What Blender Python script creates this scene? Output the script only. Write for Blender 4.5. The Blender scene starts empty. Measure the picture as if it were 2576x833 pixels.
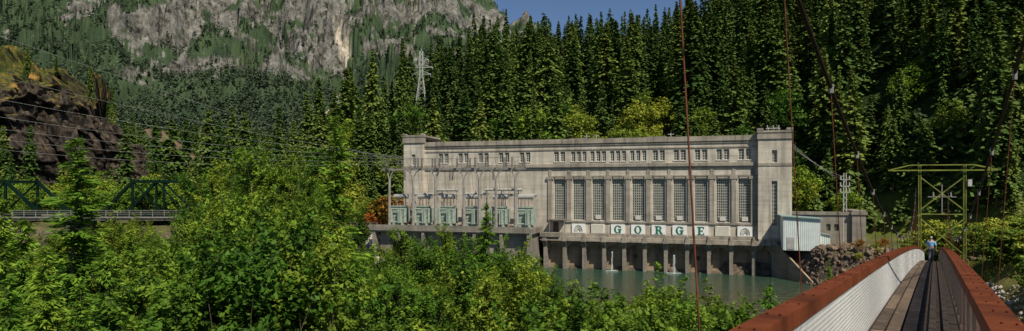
import bpy, bmesh, math, random
import numpy as np
from mathutils import Vector, Matrix
random.seed(7); rng=np.random.default_rng(7)
E=16.5; F=1600.0
scene=bpy.context.scene; COL=scene.collection
# ---------------------------------------------------------------- noise
def _h(ix,iy,s):
    n=(ix*374761393+iy*668265263+s*144269504)&0xffffffff
    n=((n^(n>>13))*1274126177)&0xffffffff
    return ((n^(n>>16))&0xffff)/65535.0
def vn(x,y,s=0):
    x=np.asarray(x,float);y=np.asarray(y,float)
    ix=np.floor(x).astype(np.int64);iy=np.floor(y).astype(np.int64)
    fx=x-ix;fy=y-iy;fx=fx*fx*(3-2*fx);fy=fy*fy*(3-2*fy)
    a=_h(ix,iy,s);b=_h(ix+1,iy,s);c=_h(ix,iy+1,s);d=_h(ix+1,iy+1,s)
    return (a*(1-fx)+b*fx)*(1-fy)+(c*(1-fx)+d*fx)*fy
def fbm(x,y,o=5,s=0):
    r=0;a=.5;t=0
    for i in range(o):
        r=r+a*vn(x,y,s+i*17);t+=a;a*=.5;x=x*2.03+3.1;y=y*2.03+1.7
    return r/t
def ridged(x,y,o=5,s=0):
    r=0;a=.5;t=0
    for i in range(o):
        r=r+a*(1-abs(2*vn(x,y,s+i*13)-1));t+=a;a*=.5;x=x*2.1+1.3;y=y*2.1+4.7
    return r/t
def facet(x,y,s=0,tilt=1.0):
    # cellular facets: every cell is a tilted plane, giving fractured rock blocks
    x=np.asarray(x,float);y=np.asarray(y,float)
    ix=np.floor(x).astype(np.int64);iy=np.floor(y).astype(np.int64)
    best=np.full(x.shape,1e9);val=np.zeros(x.shape)
    for i in(-1,0,1):
        for j in(-1,0,1):
            cx=ix+i;cy=iy+j;fx=cx+_h(cx,cy,s);fy=cy+_h(cx,cy,s+1)
            d=(x-fx)**2+(y-fy)**2
            v=_h(cx,cy,s+2)-.5+tilt*((_h(cx,cy,s+3)-.5)*(x-fx)+(_h(cx,cy,s+4)-.5)*(y-fy))
            k=d<best;best=np.where(k,d,best);val=np.where(k,v,val)
    return val
def ss(a,b,x):
    t=np.clip((np.asarray(x,float)-a)/(b-a),0,1);return t*t*(3-2*t)
# ---------------------------------------------------------------- materials
def newmat(name):
    m=bpy.data.materials.new(name);m.use_nodes=True;nt=m.node_tree
    return m,nt,nt.nodes,nt.links,nt.nodes['Principled BSDF']
def ramp(N,L,src,cols):
    r=N.new('ShaderNodeValToRGB');L.new(src,r.inputs[0])
    e=r.color_ramp.elements
    while len(e)<len(cols): e.new(.5)
    for i,(p,c) in enumerate(cols): e[i].position=p;e[i].color=(*c,1)
    return r.outputs[0]
def mix(N,L,fac,a,b,mode='MIX'):
    n=N.new('ShaderNodeMixRGB');n.blend_type=mode
    for i,v in enumerate((fac,a,b)):
        if isinstance(v,(int,float)): n.inputs[i].default_value=v
        elif isinstance(v,tuple): n.inputs[i].default_value=(*v,1)
        else: L.new(v,n.inputs[i])
    return n.outputs[0]
def noiseN(N,L,scale,detail=6,stretch=(1,1,1),coord='Object',rough=.6):
    tc=N.new('ShaderNodeTexCoord');mp=N.new('ShaderNodeMapping');mp.inputs['Scale'].default_value=stretch
    L.new(tc.outputs[coord],mp.inputs[0]);n=N.new('ShaderNodeTexNoise')
    n.inputs['Scale'].default_value=scale;n.inputs['Detail'].default_value=detail;n.inputs['Roughness'].default_value=rough
    L.new(mp.outputs[0],n.inputs['Vector']);return n.outputs[0]
def nm(name,c1,c2,scale=1,rough=.7,bump=.2,stretch=(1,1,1),metal=0,lo=.35,hi=.65,dist=.05,spec=.5):
    m,nt,N,L,B=newmat(name)
    n=noiseN(N,L,scale,8,stretch);L.new(ramp(N,L,n,[(lo,c1),(hi,c2)]),B.inputs['Base Color'])
    B.inputs['Roughness'].default_value=rough;B.inputs['Metallic'].default_value=metal;B.inputs['Specular IOR Level'].default_value=spec
    if bump:
        b=N.new('ShaderNodeBump');b.inputs['Strength'].default_value=bump;b.inputs['Distance'].default_value=dist
        L.new(n,b.inputs['Height']);L.new(b.outputs[0],B.inputs['Normal'])
    return m
def leafmat(name,dark,light,hue=.03,trans=.25,val=.5):
    m,nt,N,L,B=newmat(name)
    at=N.new('ShaderNodeAttribute');at.attribute_name='tint'
    c=ramp(N,L,at.outputs['Fac'],[(0.05,dark),(0.95,light)])
    oi=N.new('ShaderNodeObjectInfo')
    hs=N.new('ShaderNodeHueSaturation')
    def mr(a,b):
        n=N.new('ShaderNodeMapRange');L.new(oi.outputs['Random'],n.inputs[0]);n.inputs[3].default_value=a;n.inputs[4].default_value=b;return n.outputs[0]
    L.new(mr(.5-hue,.5+hue),hs.inputs['Hue']);L.new(mr(1+val*.5,1-val*.5),hs.inputs['Value']);L.new(c,hs.inputs['Color'])
    L.new(hs.outputs[0],B.inputs['Base Color']);B.inputs['Roughness'].default_value=.6
    B.inputs['Specular IOR Level'].default_value=.2
    if trans>0:
        t=N.new('ShaderNodeBsdfTranslucent');L.new(hs.outputs[0],t.inputs['Color'])
        mx=N.new('ShaderNodeMixShader');mx.inputs[0].default_value=trans
        L.new(B.outputs[0],mx.inputs[1]);L.new(t.outputs[0],mx.inputs[2])
        L.new(mx.outputs[0],N['Material Output'].inputs['Surface'])
    return m
def concrete(name,base,dark,st=.65):
    m,nt,N,L,B=newmat(name)
    n1=noiseN(N,L,.35,8);n2=noiseN(N,L,1.0,6,(1.1,1.1,.07));n3=noiseN(N,L,.6,6,(.15,.15,2.2))
    c=ramp(N,L,n1,[(.3,tuple(x*.66 for x in base)),(.62,base)])
    c=mix(N,L,ramp(N,L,n2,[(.46,(0,0,0)),(.76,(st,st,st))]),c,dark)
    c=mix(N,L,ramp(N,L,n3,[(.45,(0,0,0)),(.8,(.5,.5,.5))]),c,dark)
    n4=noiseN(N,L,6,4);c=mix(N,L,.3,c,ramp(N,L,n4,[(.3,(.25,.25,.25)),(.7,(1,1,1))]),'MULTIPLY')
    L.new(c,B.inputs['Base Color']);B.inputs['Roughness'].default_value=.9
    b=N.new('ShaderNodeBump');b.inputs['Strength'].default_value=.25;b.inputs['Distance'].default_value=.05
    L.new(n4,b.inputs['Height']);L.new(b.outputs[0],B.inputs['Normal']);return m
M={}
M['conc']=concrete('weathered_concrete',(.69,.62,.505),(.19,.16,.125),.78)
M['conc_trim']=concrete('stained_trim_concrete',(.44,.385,.305),(.09,.075,.06),.85)
M['conc_low']=concrete('water_stained_concrete',(.42,.31,.2),(.08,.058,.04),.8)
M['conc_dark']=concrete('grey_concrete',(.34,.3,.24),(.08,.07,.055),.8)
M['frame']=nm('window_frame_paint',(.5,.48,.42),(.62,.59,.52),3,.6,0)
M['white']=nm('white_paint',(.74,.73,.68),(.82,.81,.77),2,.6,0)
M['cream']=nm('cream_louvre_paint',(.66,.63,.52),(.74,.71,.59),2,.6,0)
M['green']=nm('green_letter_paint',(.0,.14,.08),(.0,.18,.1),3,.5,0)
M['black']=nm('dark_paint',(.02,.02,.02),(.04,.04,.04),3,.5,0)
M['fan']=nm('grey_green_paint',(.05,.11,.08),(.08,.15,.1),3,.5,0)
M['steel']=nm('galvanised_steel',(.34,.33,.3),(.48,.46,.42),2,.5,0,metal=.1)
M['gsteel']=nm('dull_gantry_steel',(.17,.16,.14),(.27,.25,.22),2,.6,0)
M['xfmr']=nm('pale_green_tank_paint',(.22,.27,.22),(.34,.4,.33),1.2,.6,.05,spec=.2)
M['rust']=nm('red_rust_paint',(.07,.02,.009),(.2,.053,.02),2.2,.8,.4,lo=.3,hi=.7,dist=.01,spec=.1)
M['rod']=nm('rusty_rod',(.1,.03,.015),(.2,.06,.03),6,.7,.1,spec=.2)
M['rustdark']=nm('dark_rust_steel',(.05,.022,.013),(.11,.045,.022),2,.7,.2)
M['cable']=nm('dark_wire_rope',(.012,.009,.008),(.035,.02,.016),8,.8,.2,spec=.2)
M['meshwhite']=nm('white_wire',(.84,.84,.82),(.9,.9,.88),4,.5,0)
M['truss']=nm('dark_green_truss_paint',(.003,.013,.008),(.006,.022,.014),.6,.9,0,spec=.05)
M['towerg']=nm('lichen_green_steel',(.1,.12,.02),(.24,.26,.05),.8,.75,.1,spec=.2)
M['wire']=nm('aluminium_wire',(.25,.25,.23),(.35,.35,.32),2,.5,0)
M['shed']=nm('pale_corrugated_metal',(.6,.66,.62),(.7,.75,.7),.8,.5,0)
M['bark']=nm('tree_bark',(.05,.035,.022),(.13,.1,.07),2.5,.9,.5,(1,1,.3))
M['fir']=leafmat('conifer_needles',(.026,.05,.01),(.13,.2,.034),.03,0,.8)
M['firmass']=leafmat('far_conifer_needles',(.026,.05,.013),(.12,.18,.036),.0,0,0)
M['firmt']=leafmat('hazed_mountain_needles',(.032,.055,.036),(.11,.155,.075),.0,0,0)  # distance haze put into the needle colours, lighter and bluer
M['sap']=leafmat('young_fir_needles',(.03,.08,.006),(.25,.42,.04),.015,.3,.3)
M['leaf']=leafmat('alder_leaves',(.01,.035,.004),(.22,.38,.032),.03,.3,1.0)  # dark end paints the shaded gaps between leaves, light end their highlights
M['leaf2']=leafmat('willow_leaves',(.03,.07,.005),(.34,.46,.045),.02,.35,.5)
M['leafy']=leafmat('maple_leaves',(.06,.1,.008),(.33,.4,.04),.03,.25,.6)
M['leafo']=leafmat('orange_leaves',(.12,.07,.01),(.5,.24,.03),.04,.3,.4)
# ---------------------------------------------------------------- mesh helpers
def link(o,parent=None):
    COL.objects.link(o)
    if parent is not None: o.parent=parent
    return o
def top(o,label,cat,group=None,kind=None):
    o['label']=label;o['category']=cat
    if group:o['group']=group
    if kind:o['kind']=kind
    return o
def empty(name,loc=(0,0,0),rz=0,scale=1):
    o=bpy.data.objects.new(name,None);o.location=loc;o.rotation_euler=(0,0,rz);o.scale=(scale,)*3 if isinstance(scale,(int,float)) else scale
    o.empty_display_size=.5;COL.objects.link(o);return o
def npmesh(name,V,Fc,mats,tint=None,smooth=False,attrs=None):
    me=bpy.data.meshes.new(name);V=np.asarray(V,np.float32);Fc=np.asarray(Fc,np.int32);k=Fc.shape[1]
    me.vertices.add(len(V));me.vertices.foreach_set('co',V.ravel())
    me.loops.add(Fc.size);me.loops.foreach_set('vertex_index',Fc.ravel())
    me.polygons.add(len(Fc));me.polygons.foreach_set('loop_start',np.arange(0,Fc.size,k,dtype=np.int32))
    me.polygons.foreach_set('loop_total',np.full(len(Fc),k,np.int32))
    if smooth: me.polygons.foreach_set('use_smooth',np.ones(len(Fc),bool))
    me.update(calc_edges=True)
    for m in mats: me.materials.append(m)
    if tint is not None:
        a=me.attributes.new('tint','FLOAT','FACE');a.data.foreach_set('value',np.asarray(tint,np.float32))
    if attrs:
        for k2,v in attrs.items():
            a=me.attributes.new(k2,'FLOAT','POINT');a.data.foreach_set('value',np.asarray(v,np.float32))
    return me
class MB:
    def __init__(s): s.v=[];s.f=[];s.m=[]
    def face(s,pts,mi=0):
        b=len(s.v);s.v+= [tuple(p) for p in pts];s.f.append(tuple(range(b,b+len(pts))));s.m.append(mi)
    def box2(s,x0,x1,y0,y1,z0,z1,mi=0):
        b=len(s.v);s.v+=[(x,y,z) for z in(z0,z1) for y in(y0,y1) for x in(x0,x1)]
        for q in((0,2,3,1),(4,5,7,6),(0,1,5,4),(2,6,7,3),(0,4,6,2),(1,3,7,5)):
            s.f.append(tuple(b+i for i in q));s.m.append(mi)
    def bar(s,p,q,w,h=None,mi=0):
        h=h or w;p=Vector(p);q=Vector(q);d=(q-p).normalized()
        up=Vector((0,0,1)) if abs(d.z)<.95 else Vector((0,1,0))
        a=d.cross(up).normalized()*w/2;c=a.cross(d).normalized()*h/2;b=len(s.v)
        for P in(p,q): s.v+=[tuple(P+x) for x in(-a-c,a-c,a+c,-a+c)]
        for f in((0,3,2,1),(4,5,6,7),(0,1,5,4),(1,2,6,5),(2,3,7,6),(3,0,4,7)):
            s.f.append(tuple(b+i for i in f));s.m.append(mi)
    def cyl(s,p,q,r0,r1=None,n=8,mi=0):
        r1=r0 if r1 is None else r1;p=Vector(p);q=Vector(q);d=(q-p).normalized()
        up=Vector((0,0,1)) if abs(d.z)<.95 else Vector((0,1,0))
        a=d.cross(up).normalized();c=a.cross(d);b=len(s.v)
        for P,r in((p,r0),(q,r1)):
            for i in range(n):
                t=2*math.pi*i/n;s.v.append(tuple(P+a*r*math.cos(t)+c*r*math.sin(t)))
        for i in range(n):
            j=(i+1)%n;s.f.append((b+i,b+j,b+n+j,b+n+i));s.m.append(mi)
        s.f.append(tuple(b+i for i in range(n)));s.m.append(mi);s.f.append(tuple(b+n+i for i in reversed(range(n))));s.m.append(mi)
    def tube(s,pts,r,n=6,mi=0):
        for a,b in zip(pts[:-1],pts[1:]): s.cyl(a,b,r,r,n,mi)
    def mesh(s,name,mats):
        me=bpy.data.meshes.new(name);me.from_pydata(s.v,[],s.f)
        for m in mats: me.materials.append(m)
        me.polygons.foreach_set('material_index',s.m);me.update();return me
    def obj(s,name,mats,parent=None,loc=None,rz=0):
        if not isinstance(mats,(list,tuple)):mats=[mats]
        o=bpy.data.objects.new(name,s.mesh(name,mats))
        if loc:o.location=loc
        o.rotation_euler[2]=rz
        return link(o,parent)
# ---------------------------------------------------------------- facade frame
UX,UY=.956,-.292
def fw(u,v,z=0): return (-23.6+UX*u+.292*v,141+UY*u+.956*v,z)
def uv_of(X,Y): return (X+23.6)*.956-(Y-141)*.292,(X+23.6)*.292+(Y-141)*.956
RZ=-math.atan2(.292,.956)
# ---------------------------------------------------------------- terrain
FAR=np.array([(-500,200),(-150,165),(-60,140),(-31.9,131),(2.5,120.5),(5.6,130.5),(48,117.3),(50.5,107.5),(53,98),(50,86),(45,74),(40,62),(38,50),(46,35),(75,10),(140,-40)],float)
NEAR=np.array([(-500,110),(-120,88),(-60,75),(-20,58),(0,48),(16,38),(22,24),(30,8),(50,-25),(80,-60)],float)
POLY=np.concatenate([FAR,NEAR[::-1]])
def dline(X,Y,P):
    d=np.full(X.shape,1e9)
    for a,b in zip(P[:-1],P[1:]):
        ab=b-a;t=np.clip(((X-a[0])*ab[0]+(Y-a[1])*ab[1])/(ab@ab),0,1)
        d=np.minimum(d,np.hypot(X-a[0]-t*ab[0],Y-a[1]-t*ab[1]))
    return d
def inpoly(X,Y,P):
    r=np.zeros(X.shape,bool);n=len(P)
    for i in range(n):
        x1,y1=P[i];x2,y2=P[(i+1)%n]
        c=((y1>Y)!=(y2>Y))
        with np.errstate(all='ignore'): xi=(x2-x1)*(Y-y1)/((y2-y1) if y2!=y1 else 1e-9)+x1
        r^=c&(X<xi)
    return r
def hill(X,Y):
    u,v=uv_of(X,Y);D=np.maximum(v-(18-25*ss(85,130,u)),0)
    Dc=156+79*ss(50,100,u)
    Ds=Dc*(1-np.exp(-D/Dc*1.25))*1.08
    sl=.565+.2*ss(45,105,u)
    return sl*Ds*ss(-92,-34,u)*(1-ss(600,900,Y))
def terr(X,Y):
    X=np.asarray(X,float);Y=np.asarray(Y,float)
    ins=inpoly(X,Y,POLY);dF=dline(X,Y,FAR);dN=dline(X,Y,NEAR);nz=fbm(X/9,Y/9,4)-.5
    near=10.3*ss(0,18,dN)+nz*1.2-1.0*ss(20,60,Y)
    u,v=uv_of(X,Y)
    plat=6+2.4*ss(105,78,Y)
    far=plat*ss(0,9-5.5*ss(99,108,Y)*(X>40),dF)+nz*.7*ss(2,8,dF)
    hl=hill(X,Y);far=far+hl+(fbm(X/30,Y/30,4,5)-.5)*np.minimum(hl*.4,14)
    far=far+.1*np.clip(Y-185,0,270)*ss(-60,-110,u)*(1-ss(600,900,Y))
    z=np.where(dN<dF,near,far);z=np.where(ins,-2.5-0*z,z)
    return z
def T(x,y): return float(terr(np.array([x]),np.array([y]))[0])
xs=np.concatenate([np.geomspace(-5000,-420,14)[:-1],np.arange(-420,30,3.0),np.arange(30,80,1.5),np.arange(80,330,3.0),np.geomspace(330,5000,14)])
ys=np.concatenate([-np.geomspace(60,4000,12)[::-1],np.arange(-57,60,3.0),np.arange(60,123,1.5),np.arange(123,480,3.0),np.geomspace(480,6000,14)])
GX,GY=np.meshgrid(xs,ys);GZ=terr(GX,GY)
def gridfaces(nr,nc):
    i=np.arange(nr-1)[:,None]*nc+np.arange(nc-1)[None,:];i=i.ravel()
    return np.stack([i,i+1,i+nc+1,i+nc],1)
m,nt,N,L,B=newmat('ground_soil_and_grass')
n1=noiseN(N,L,.12,8);n2=noiseN(N,L,1.2,8);g=N.new('ShaderNodeNewGeometry');sp=N.new('ShaderNodeSeparateXYZ');L.new(g.outputs['Position'],sp.inputs[0])
gr=ramp(N,L,n1,[(.35,(.05,.08,.015)),(.55,(.13,.15,.03)),(.7,(.25,.2,.07))])
rk=ramp(N,L,n2,[(.35,(.045,.035,.026)),(.65,(.19,.145,.105))])
mr=N.new('ShaderNodeMapRange');L.new(sp.outputs[2],mr.inputs[0]);mr.inputs[1].default_value=4.8;mr.inputs[2].default_value=7.0
mf=N.new('ShaderNodeMapRange');L.new(sp.outputs[2],mf.inputs[0]);mf.inputs[1].default_value=10;mf.inputs[2].default_value=16
c=mix(N,L,mr.outputs[0],rk,gr);c=mix(N,L,mf.outputs[0],c,ramp(N,L,n2,[(.35,(.012,.025,.006)),(.65,(.045,.07,.018))]))
L.new(c,B.inputs['Base Color']);B.inputs['Roughness'].default_value=.95;B.inputs['Specular IOR Level'].default_value=.1
bp=N.new('ShaderNodeBump');bp.inputs['Strength'].default_value=.6;bp.inputs['Distance'].default_value=.3;L.new(n2,bp.inputs['Height']);L.new(bp.outputs[0],B.inputs['Normal'])
o=link(bpy.data.objects.new('ground',npmesh('ground',np.stack([GX.ravel(),GY.ravel(),GZ.ravel()],1),gridfaces(*GX.shape),[m],smooth=True)))
top(o,'sloping river banks and wooded hillside ground','ground',kind='structure')
# water
m,nt,N,L,B=newmat('river_water')
g=N.new('ShaderNodeNewGeometry');sp=N.new('ShaderNodeSeparateXYZ');L.new(g.outputs['Position'],sp.inputs[0])
mr=N.new('ShaderNodeMapRange');L.new(sp.outputs[1],mr.inputs[0]);mr.inputs[1].default_value=80;mr.inputs[2].default_value=122
nz=noiseN(N,L,.09,5);nsub=mix(N,L,.45,mr.outputs[0],nz)
L.new(ramp(N,L,nsub,[(.2,(.11,.1,.05)),(.45,(.07,.085,.048)),(.75,(.03,.075,.048))]),B.inputs['Base Color'])
B.inputs['Roughness'].default_value=.05;B.inputs['IOR'].default_value=1.33
w1=noiseN(N,L,.5,5,(1,2.6,1));w2=noiseN(N,L,.16,4,(1,2.4,1));wa=mix(N,L,.4,w1,w2)
bp=N.new('ShaderNodeBump');bp.inputs['Strength'].default_value=1;bp.inputs['Distance'].default_value=2.4;L.new(wa,bp.inputs['Height']);L.new(bp.outputs[0],B.inputs['Normal'])
b=MB();b.face([(-700,-200,0),(400,-200,0),(400,260,0),(-700,260,0)]);o=b.obj('river',m);top(o,'grey-green rippled river water','river',kind='structure')
# ---------------------------------------------------------------- mountain
nr_,nc_=420,700
rr=np.linspace(-1.02,.42,nc_);yy=np.geomspace(440,2900,nr_);R2,Y2=np.meshgrid(rr,yy);X2=R2*Y2
def gully(X,Y):
    wx=X+120*(fbm(X/260,Y/260,3,2)-.5)+.25*Y
    return ridged(wx/210,Y/1300+.2*fbm(X/200,Y/200,2,7),4,51)
def mount(r,Y):
    X=r*Y
    el=np.interp(np.log(Y),np.log([440,620,900,1300,1700,2300,2900]),[.01,.075,.135,.2,.29,.385,.36])
    k=np.interp(r,[-1.02,-.5,-.2,-.1,-.06,-.02,.1,.3],[1.12,1.08,1.0,.86,.79,.68,.5,.4])
    z=el*k*Y
    wx=X+160*(fbm(X/260,Y/260,3,2)-.5);wy=Y+200*(fbm(X/300,Y/300,3,12)-.5)
    rd=ridged(wx/420,wy/800,5,3)-.55
    gl=gully(X,Y)-.55
    amp=ss(500,1200,Y)
    z=z+amp*(rd*.15*Y+gl*.15*Y)*np.clip(k,.5,1)
    fx=wx+.3*z;ed=np.interp(r,[-.14,-.06],[1,.3])
    z=z+amp*ed*(facet(fx/150,wy/210,61,1.4)*85+facet(fx/55,wy/80,71,1.6)*46+facet(fx/22,wy/30,81,1.6)*26+facet(fx/10,wy/14,91,1.6)*12)+(fbm(X/60,Y/60,4,4)-.5)*12
    return z+8
Z2=mount(R2,Y2)
EL=(Z2-E)/Y2
def rockmask(r,Y,z):
    X=r*Y;e=(z-E)/Y
    n=(gully(X,Y))*.42+fbm(X/60,z/45,5,15)*.85
    a=ss(.1,.24,e+.05*(fbm(X/300,Y/300,3,6)-.5))*np.interp(r,[-1,-.62,-.5,-.1,0],[.3,.42,1,1,.8])
    return ss(.6,.655,n*.62+a*.25)
RM=rockmask(R2,Y2,Z2)
def chc(e): return np.interp(e,[.10,.14,.18,.215,.245,.29],[-.30,-.268,-.258,-.262,-.272,-.285])
ce=chc(EL)
cw=np.interp(EL,[.10,.15,.2,.24,.27],[.004,.005,.009,.004,.002])
jit=(fbm(X2/25,Z2/25,3,3)-.5)*.024
CH=(1-ss(.6,1.2,abs(R2-ce+jit)/cw))*ss(.1,.12,EL)*(1-ss(.25,.28,EL))
ce2=np.interp(EL,[.18,.3],[-.165,-.15]);CH=np.maximum(CH,.5*(1-ss(.5,1.2,abs(R2-ce2+jit)/.002))*ss(.19,.21,EL))
ce3=-.305+.5*(EL-.13);CH=np.maximum(CH,.7*(1-ss(.5,1.2,abs(R2-ce3+jit)/.004))*ss(.1,.115,EL)*(1-ss(.14,.16,EL)))
m,nt,N,L,B=newmat('mountain_rock_and_forest')
a1=N.new('ShaderNodeAttribute');a1.attribute_name='rock';a2=N.new('ShaderNodeAttribute');a2.attribute_name='chute'
n1=noiseN(N,L,.02,9,(1,1,.6),rough=.7);n2=noiseN(N,L,.04,10,(1,1,.9),rough=.8)
rk=ramp(N,L,n2,[(.39,(.02,.02,.018)),(.46,(.1,.096,.084)),(.57,(.215,.205,.18)),(.7,(.42,.4,.35))])
fo=ramp(N,L,n1,[(.35,(.03,.05,.028)),(.6,(.065,.098,.046)),(.75,(.11,.145,.065))])  # haze put into the forest colours, lifted and blued
nn=noiseN(N,L,.07,7);md=N.new('ShaderNodeMath');md.operation='ADD';L.new(a1.outputs['Fac'],md.inputs[0])
m2=N.new('ShaderNodeMath');m2.operation='MULTIPLY_ADD';L.new(nn,m2.inputs[0]);m2.inputs[1].default_value=3.4;m2.inputs[2].default_value=-1.75;L.new(m2.outputs[0],md.inputs[1])
rf=ramp(N,L,md.outputs[0],[(.4,(0,0,0)),(.6,(1,1,1))])
c=mix(N,L,rf,fo,rk);c=mix(N,L,a2.outputs['Fac'],c,ramp(N,L,n2,[(.38,(.26,.21,.15)),(.6,(.62,.55,.45))]))
L.new(c,B.inputs['Base Color']);B.inputs['Roughness'].default_value=.95;B.inputs['Specular IOR Level'].default_value=.05
bp=N.new('ShaderNodeBump');bp.inputs['Strength'].default_value=.7;bp.inputs['Distance'].default_value=6;L.new(n2,bp.inputs['Height']);L.new(bp.outputs[0],B.inputs['Normal'])
o=link(bpy.data.objects.new('mountain',npmesh('mountain',np.stack([X2.ravel(),Y2.ravel(),Z2.ravel()],1),gridfaces(nr_,nc_),[m],attrs={'rock':RM.ravel(),'chute':CH.ravel()})))
top(o,'grey rocky mountain with forest patches and pale rockslide','mountain',kind='structure')
# ---------------------------------------------------------------- foliage generators
def conifer(H,R,nb,nq,qs,seed,base=.06,pw=.8,droop=.35,wid=.35,up=0,tb=.05,roll=2.2,fe=1.4):
    g=np.random.default_rng(seed)
    t=base+(1-base)*np.sort(g.random(nb))**.92
    az=g.random(nb)*6.283+np.arange(nb)*2.4
    lv=.8+.2*np.sin(t*H*1.9+g.random()*6)
    Lb=R*((1-t)**pw)*(.5+.7*g.random(nb))*lv+.03*R
    f=(np.arange(nq)+.6)/nq;f=f[None,:]*np.ones((nb,1))
    rad=Lb[:,None]*f;z=H*t[:,None]*.985-droop*Lb[:,None]*f**1.6+up*Lb[:,None]*f
    ca,sa=np.cos(az)[:,None],np.sin(az)[:,None]
    jx=(g.random((nb,nq))-.5)*qs*.25;jy=(g.random((nb,nq))-.5)*qs*.25
    P=np.stack([rad*ca+jx,rad*sa+jy,z+(g.random((nb,nq))-.5)*qs*.3],-1)
    side=np.where(np.arange(nq)%2==0,1,-1)[None,:]*np.ones((nb,1))
    ang=side*(.35+.6*g.random((nb,nq)))*(1-.5*f)
    dc,ds=np.cos(ang),np.sin(ang)
    d=np.stack([ca*dc-sa*ds,sa*dc+ca*ds,-.25-.45*g.random((nb,nq))+up*1.2+0*ds],-1)
    d/=np.linalg.norm(d,axis=-1,keepdims=True)
    s=np.stack([-d[...,1],d[...,0],(g.random((nb,nq))-.5)*roll],-1);s/=np.linalg.norm(s,axis=-1,keepdims=True)
    ln=(qs*(.6+.7*g.random((nb,nq)))*(1-.45*f)*(.45+.55*np.minimum(1,(1-t)[:,None]*3)))[...,None]
    P=P-d*ln*.3
    a=P;b_=P+d*ln*.45+s*ln*wid;c_=P+d*ln;e_=P+d*ln*.45-s*ln*wid
    V=np.stack([a,b_,c_,e_],2).reshape(-1,3)
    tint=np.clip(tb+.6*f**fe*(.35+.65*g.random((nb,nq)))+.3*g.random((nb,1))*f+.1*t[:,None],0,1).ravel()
    return V,tint
def quadsF(n): return np.arange(n*4).reshape(n,4)
def leafquads(P,out,ls,g):
    d=np.cross(out,g.normal(size=P.shape));d/=np.linalg.norm(d,axis=-1,keepdims=True);s=np.cross(out,d)
    ln=ls*(.6+.8*g.random(P.shape[:-1]+(1,)));bend=out*ln*.12
    return np.stack([P-d*ln*.5,P+s*ln*.3-bend,P+d*ln*.5-bend*.5,P-s*ln*.3-bend],-2).reshape(-1,3)
def leafy(H,R,ncl,nl,ls,seed,zc=.6,flat=.8):
    g=np.random.default_rng(seed)
    d=g.normal(size=(ncl,3));d/=np.linalg.norm(d,axis=1,keepdims=True);rad=g.random(ncl)**.45
    C=np.stack([d[:,0]*rad*R,d[:,1]*rad*R,H*zc+d[:,2]*rad*H*(1-zc)*1.0*np.where(d[:,2]<0,1.1,.92)],1)
    C[:,:2]*=(1.0-.5*ss(.6,1,C[:,2]/H))[:,None]
    cr=R*(.16+.2*g.random(ncl))
    o=g.normal(size=(ncl,nl,3));o/=np.linalg.norm(o,axis=-1,keepdims=True);o*=(g.random((ncl,nl,1))**.4)
    P=C[:,None,:]+o*cr[:,None,None]*np.array([1,1,flat])
    out=o*1.0+np.array([0,0,.7])+g.normal(size=o.shape)*.45;out/=np.linalg.norm(out,axis=-1,keepdims=True)
    V=leafquads(P,out,ls,g)
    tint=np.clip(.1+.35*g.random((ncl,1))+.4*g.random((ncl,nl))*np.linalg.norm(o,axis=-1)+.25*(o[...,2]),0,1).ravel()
    return V,tint,C
def sprig(H,R,nbr,ntw,nl,ls,seed,z1=.62):
    # shrub made of ascending branches carrying leafy twigs; ragged sprigs at the outline
    g=np.random.default_rng(seed)
    z0=H*(.12+z1*g.random(nbr)**.9);az=g.random(nbr)*6.28
    elv=np.radians(28+50*g.random(nbr));L0=R*(.65+.75*g.random(nbr))*(1-.35*z0/H)
    D=np.stack([np.cos(az)*np.cos(elv),np.sin(az)*np.cos(elv),np.sin(elv)],1)
    S=np.stack([0*z0,0*z0,z0],1)
    f=.25+.75*(np.arange(ntw)+g.random((nbr,ntw)))/ntw
    Bp=S[:,None]+D[:,None]*(L0[:,None]*f)[...,None]
    td=D[:,None]*.9+g.normal(size=(nbr,ntw,3))*.6+np.array([0,0,.25]);td/=np.linalg.norm(td,axis=-1,keepdims=True)
    tl=R*(.2+.3*g.random((nbr,ntw)))*(1.15-.5*f)
    q=g.random((nbr,ntw,nl))
    P=Bp[:,:,None]+td[:,:,None]*(tl[:,:,None]*q)[...,None]+g.normal(size=(nbr,ntw,nl,3))*(.04*R*(1.1-.7*q))[...,None]
    out=np.array([0,0,.8])+.5*td[:,:,None]+g.normal(size=P.shape)*.5;out/=np.linalg.norm(out,axis=-1,keepdims=True)
    V=leafquads(P,out,ls,g)
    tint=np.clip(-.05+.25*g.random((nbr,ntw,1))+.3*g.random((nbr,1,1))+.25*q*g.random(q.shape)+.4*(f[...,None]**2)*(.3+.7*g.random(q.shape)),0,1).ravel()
    ends=S+D*L0[:,None];zmax=np.quantile(V[:,2],.992);V[:,2]*=H/zmax;ends[:,2]*=H/zmax
    return V,tint,ends
def trunk(H,r,seed,limbs=None,lean=.0):
    b=MB();g=random.Random(seed);p=Vector((0,0,-.8));n=7
    for i in range(n):
        q=Vector((lean*(i+1)/n*H+g.uniform(-.01,.01)*H,g.uniform(-.01,.01)*H,H*(i+1)/n))
        b.cyl(p,q,r*(1-.93*i/n),r*(1-.93*(i+1)/n),7);p=q
    if limbs is not None:
        for c in limbs:
            c=Vector(c);s=Vector((0,0,max(.05*H,c.z*.45)));mid=s.lerp(c,.5)+Vector((0,0,-.04*H))
            b.cyl(s,mid,r*.3,r*.16,5);b.cyl(mid,c,r*.16,r*.04,5)
    return b.mesh('trunk',[M['bark']])
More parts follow.
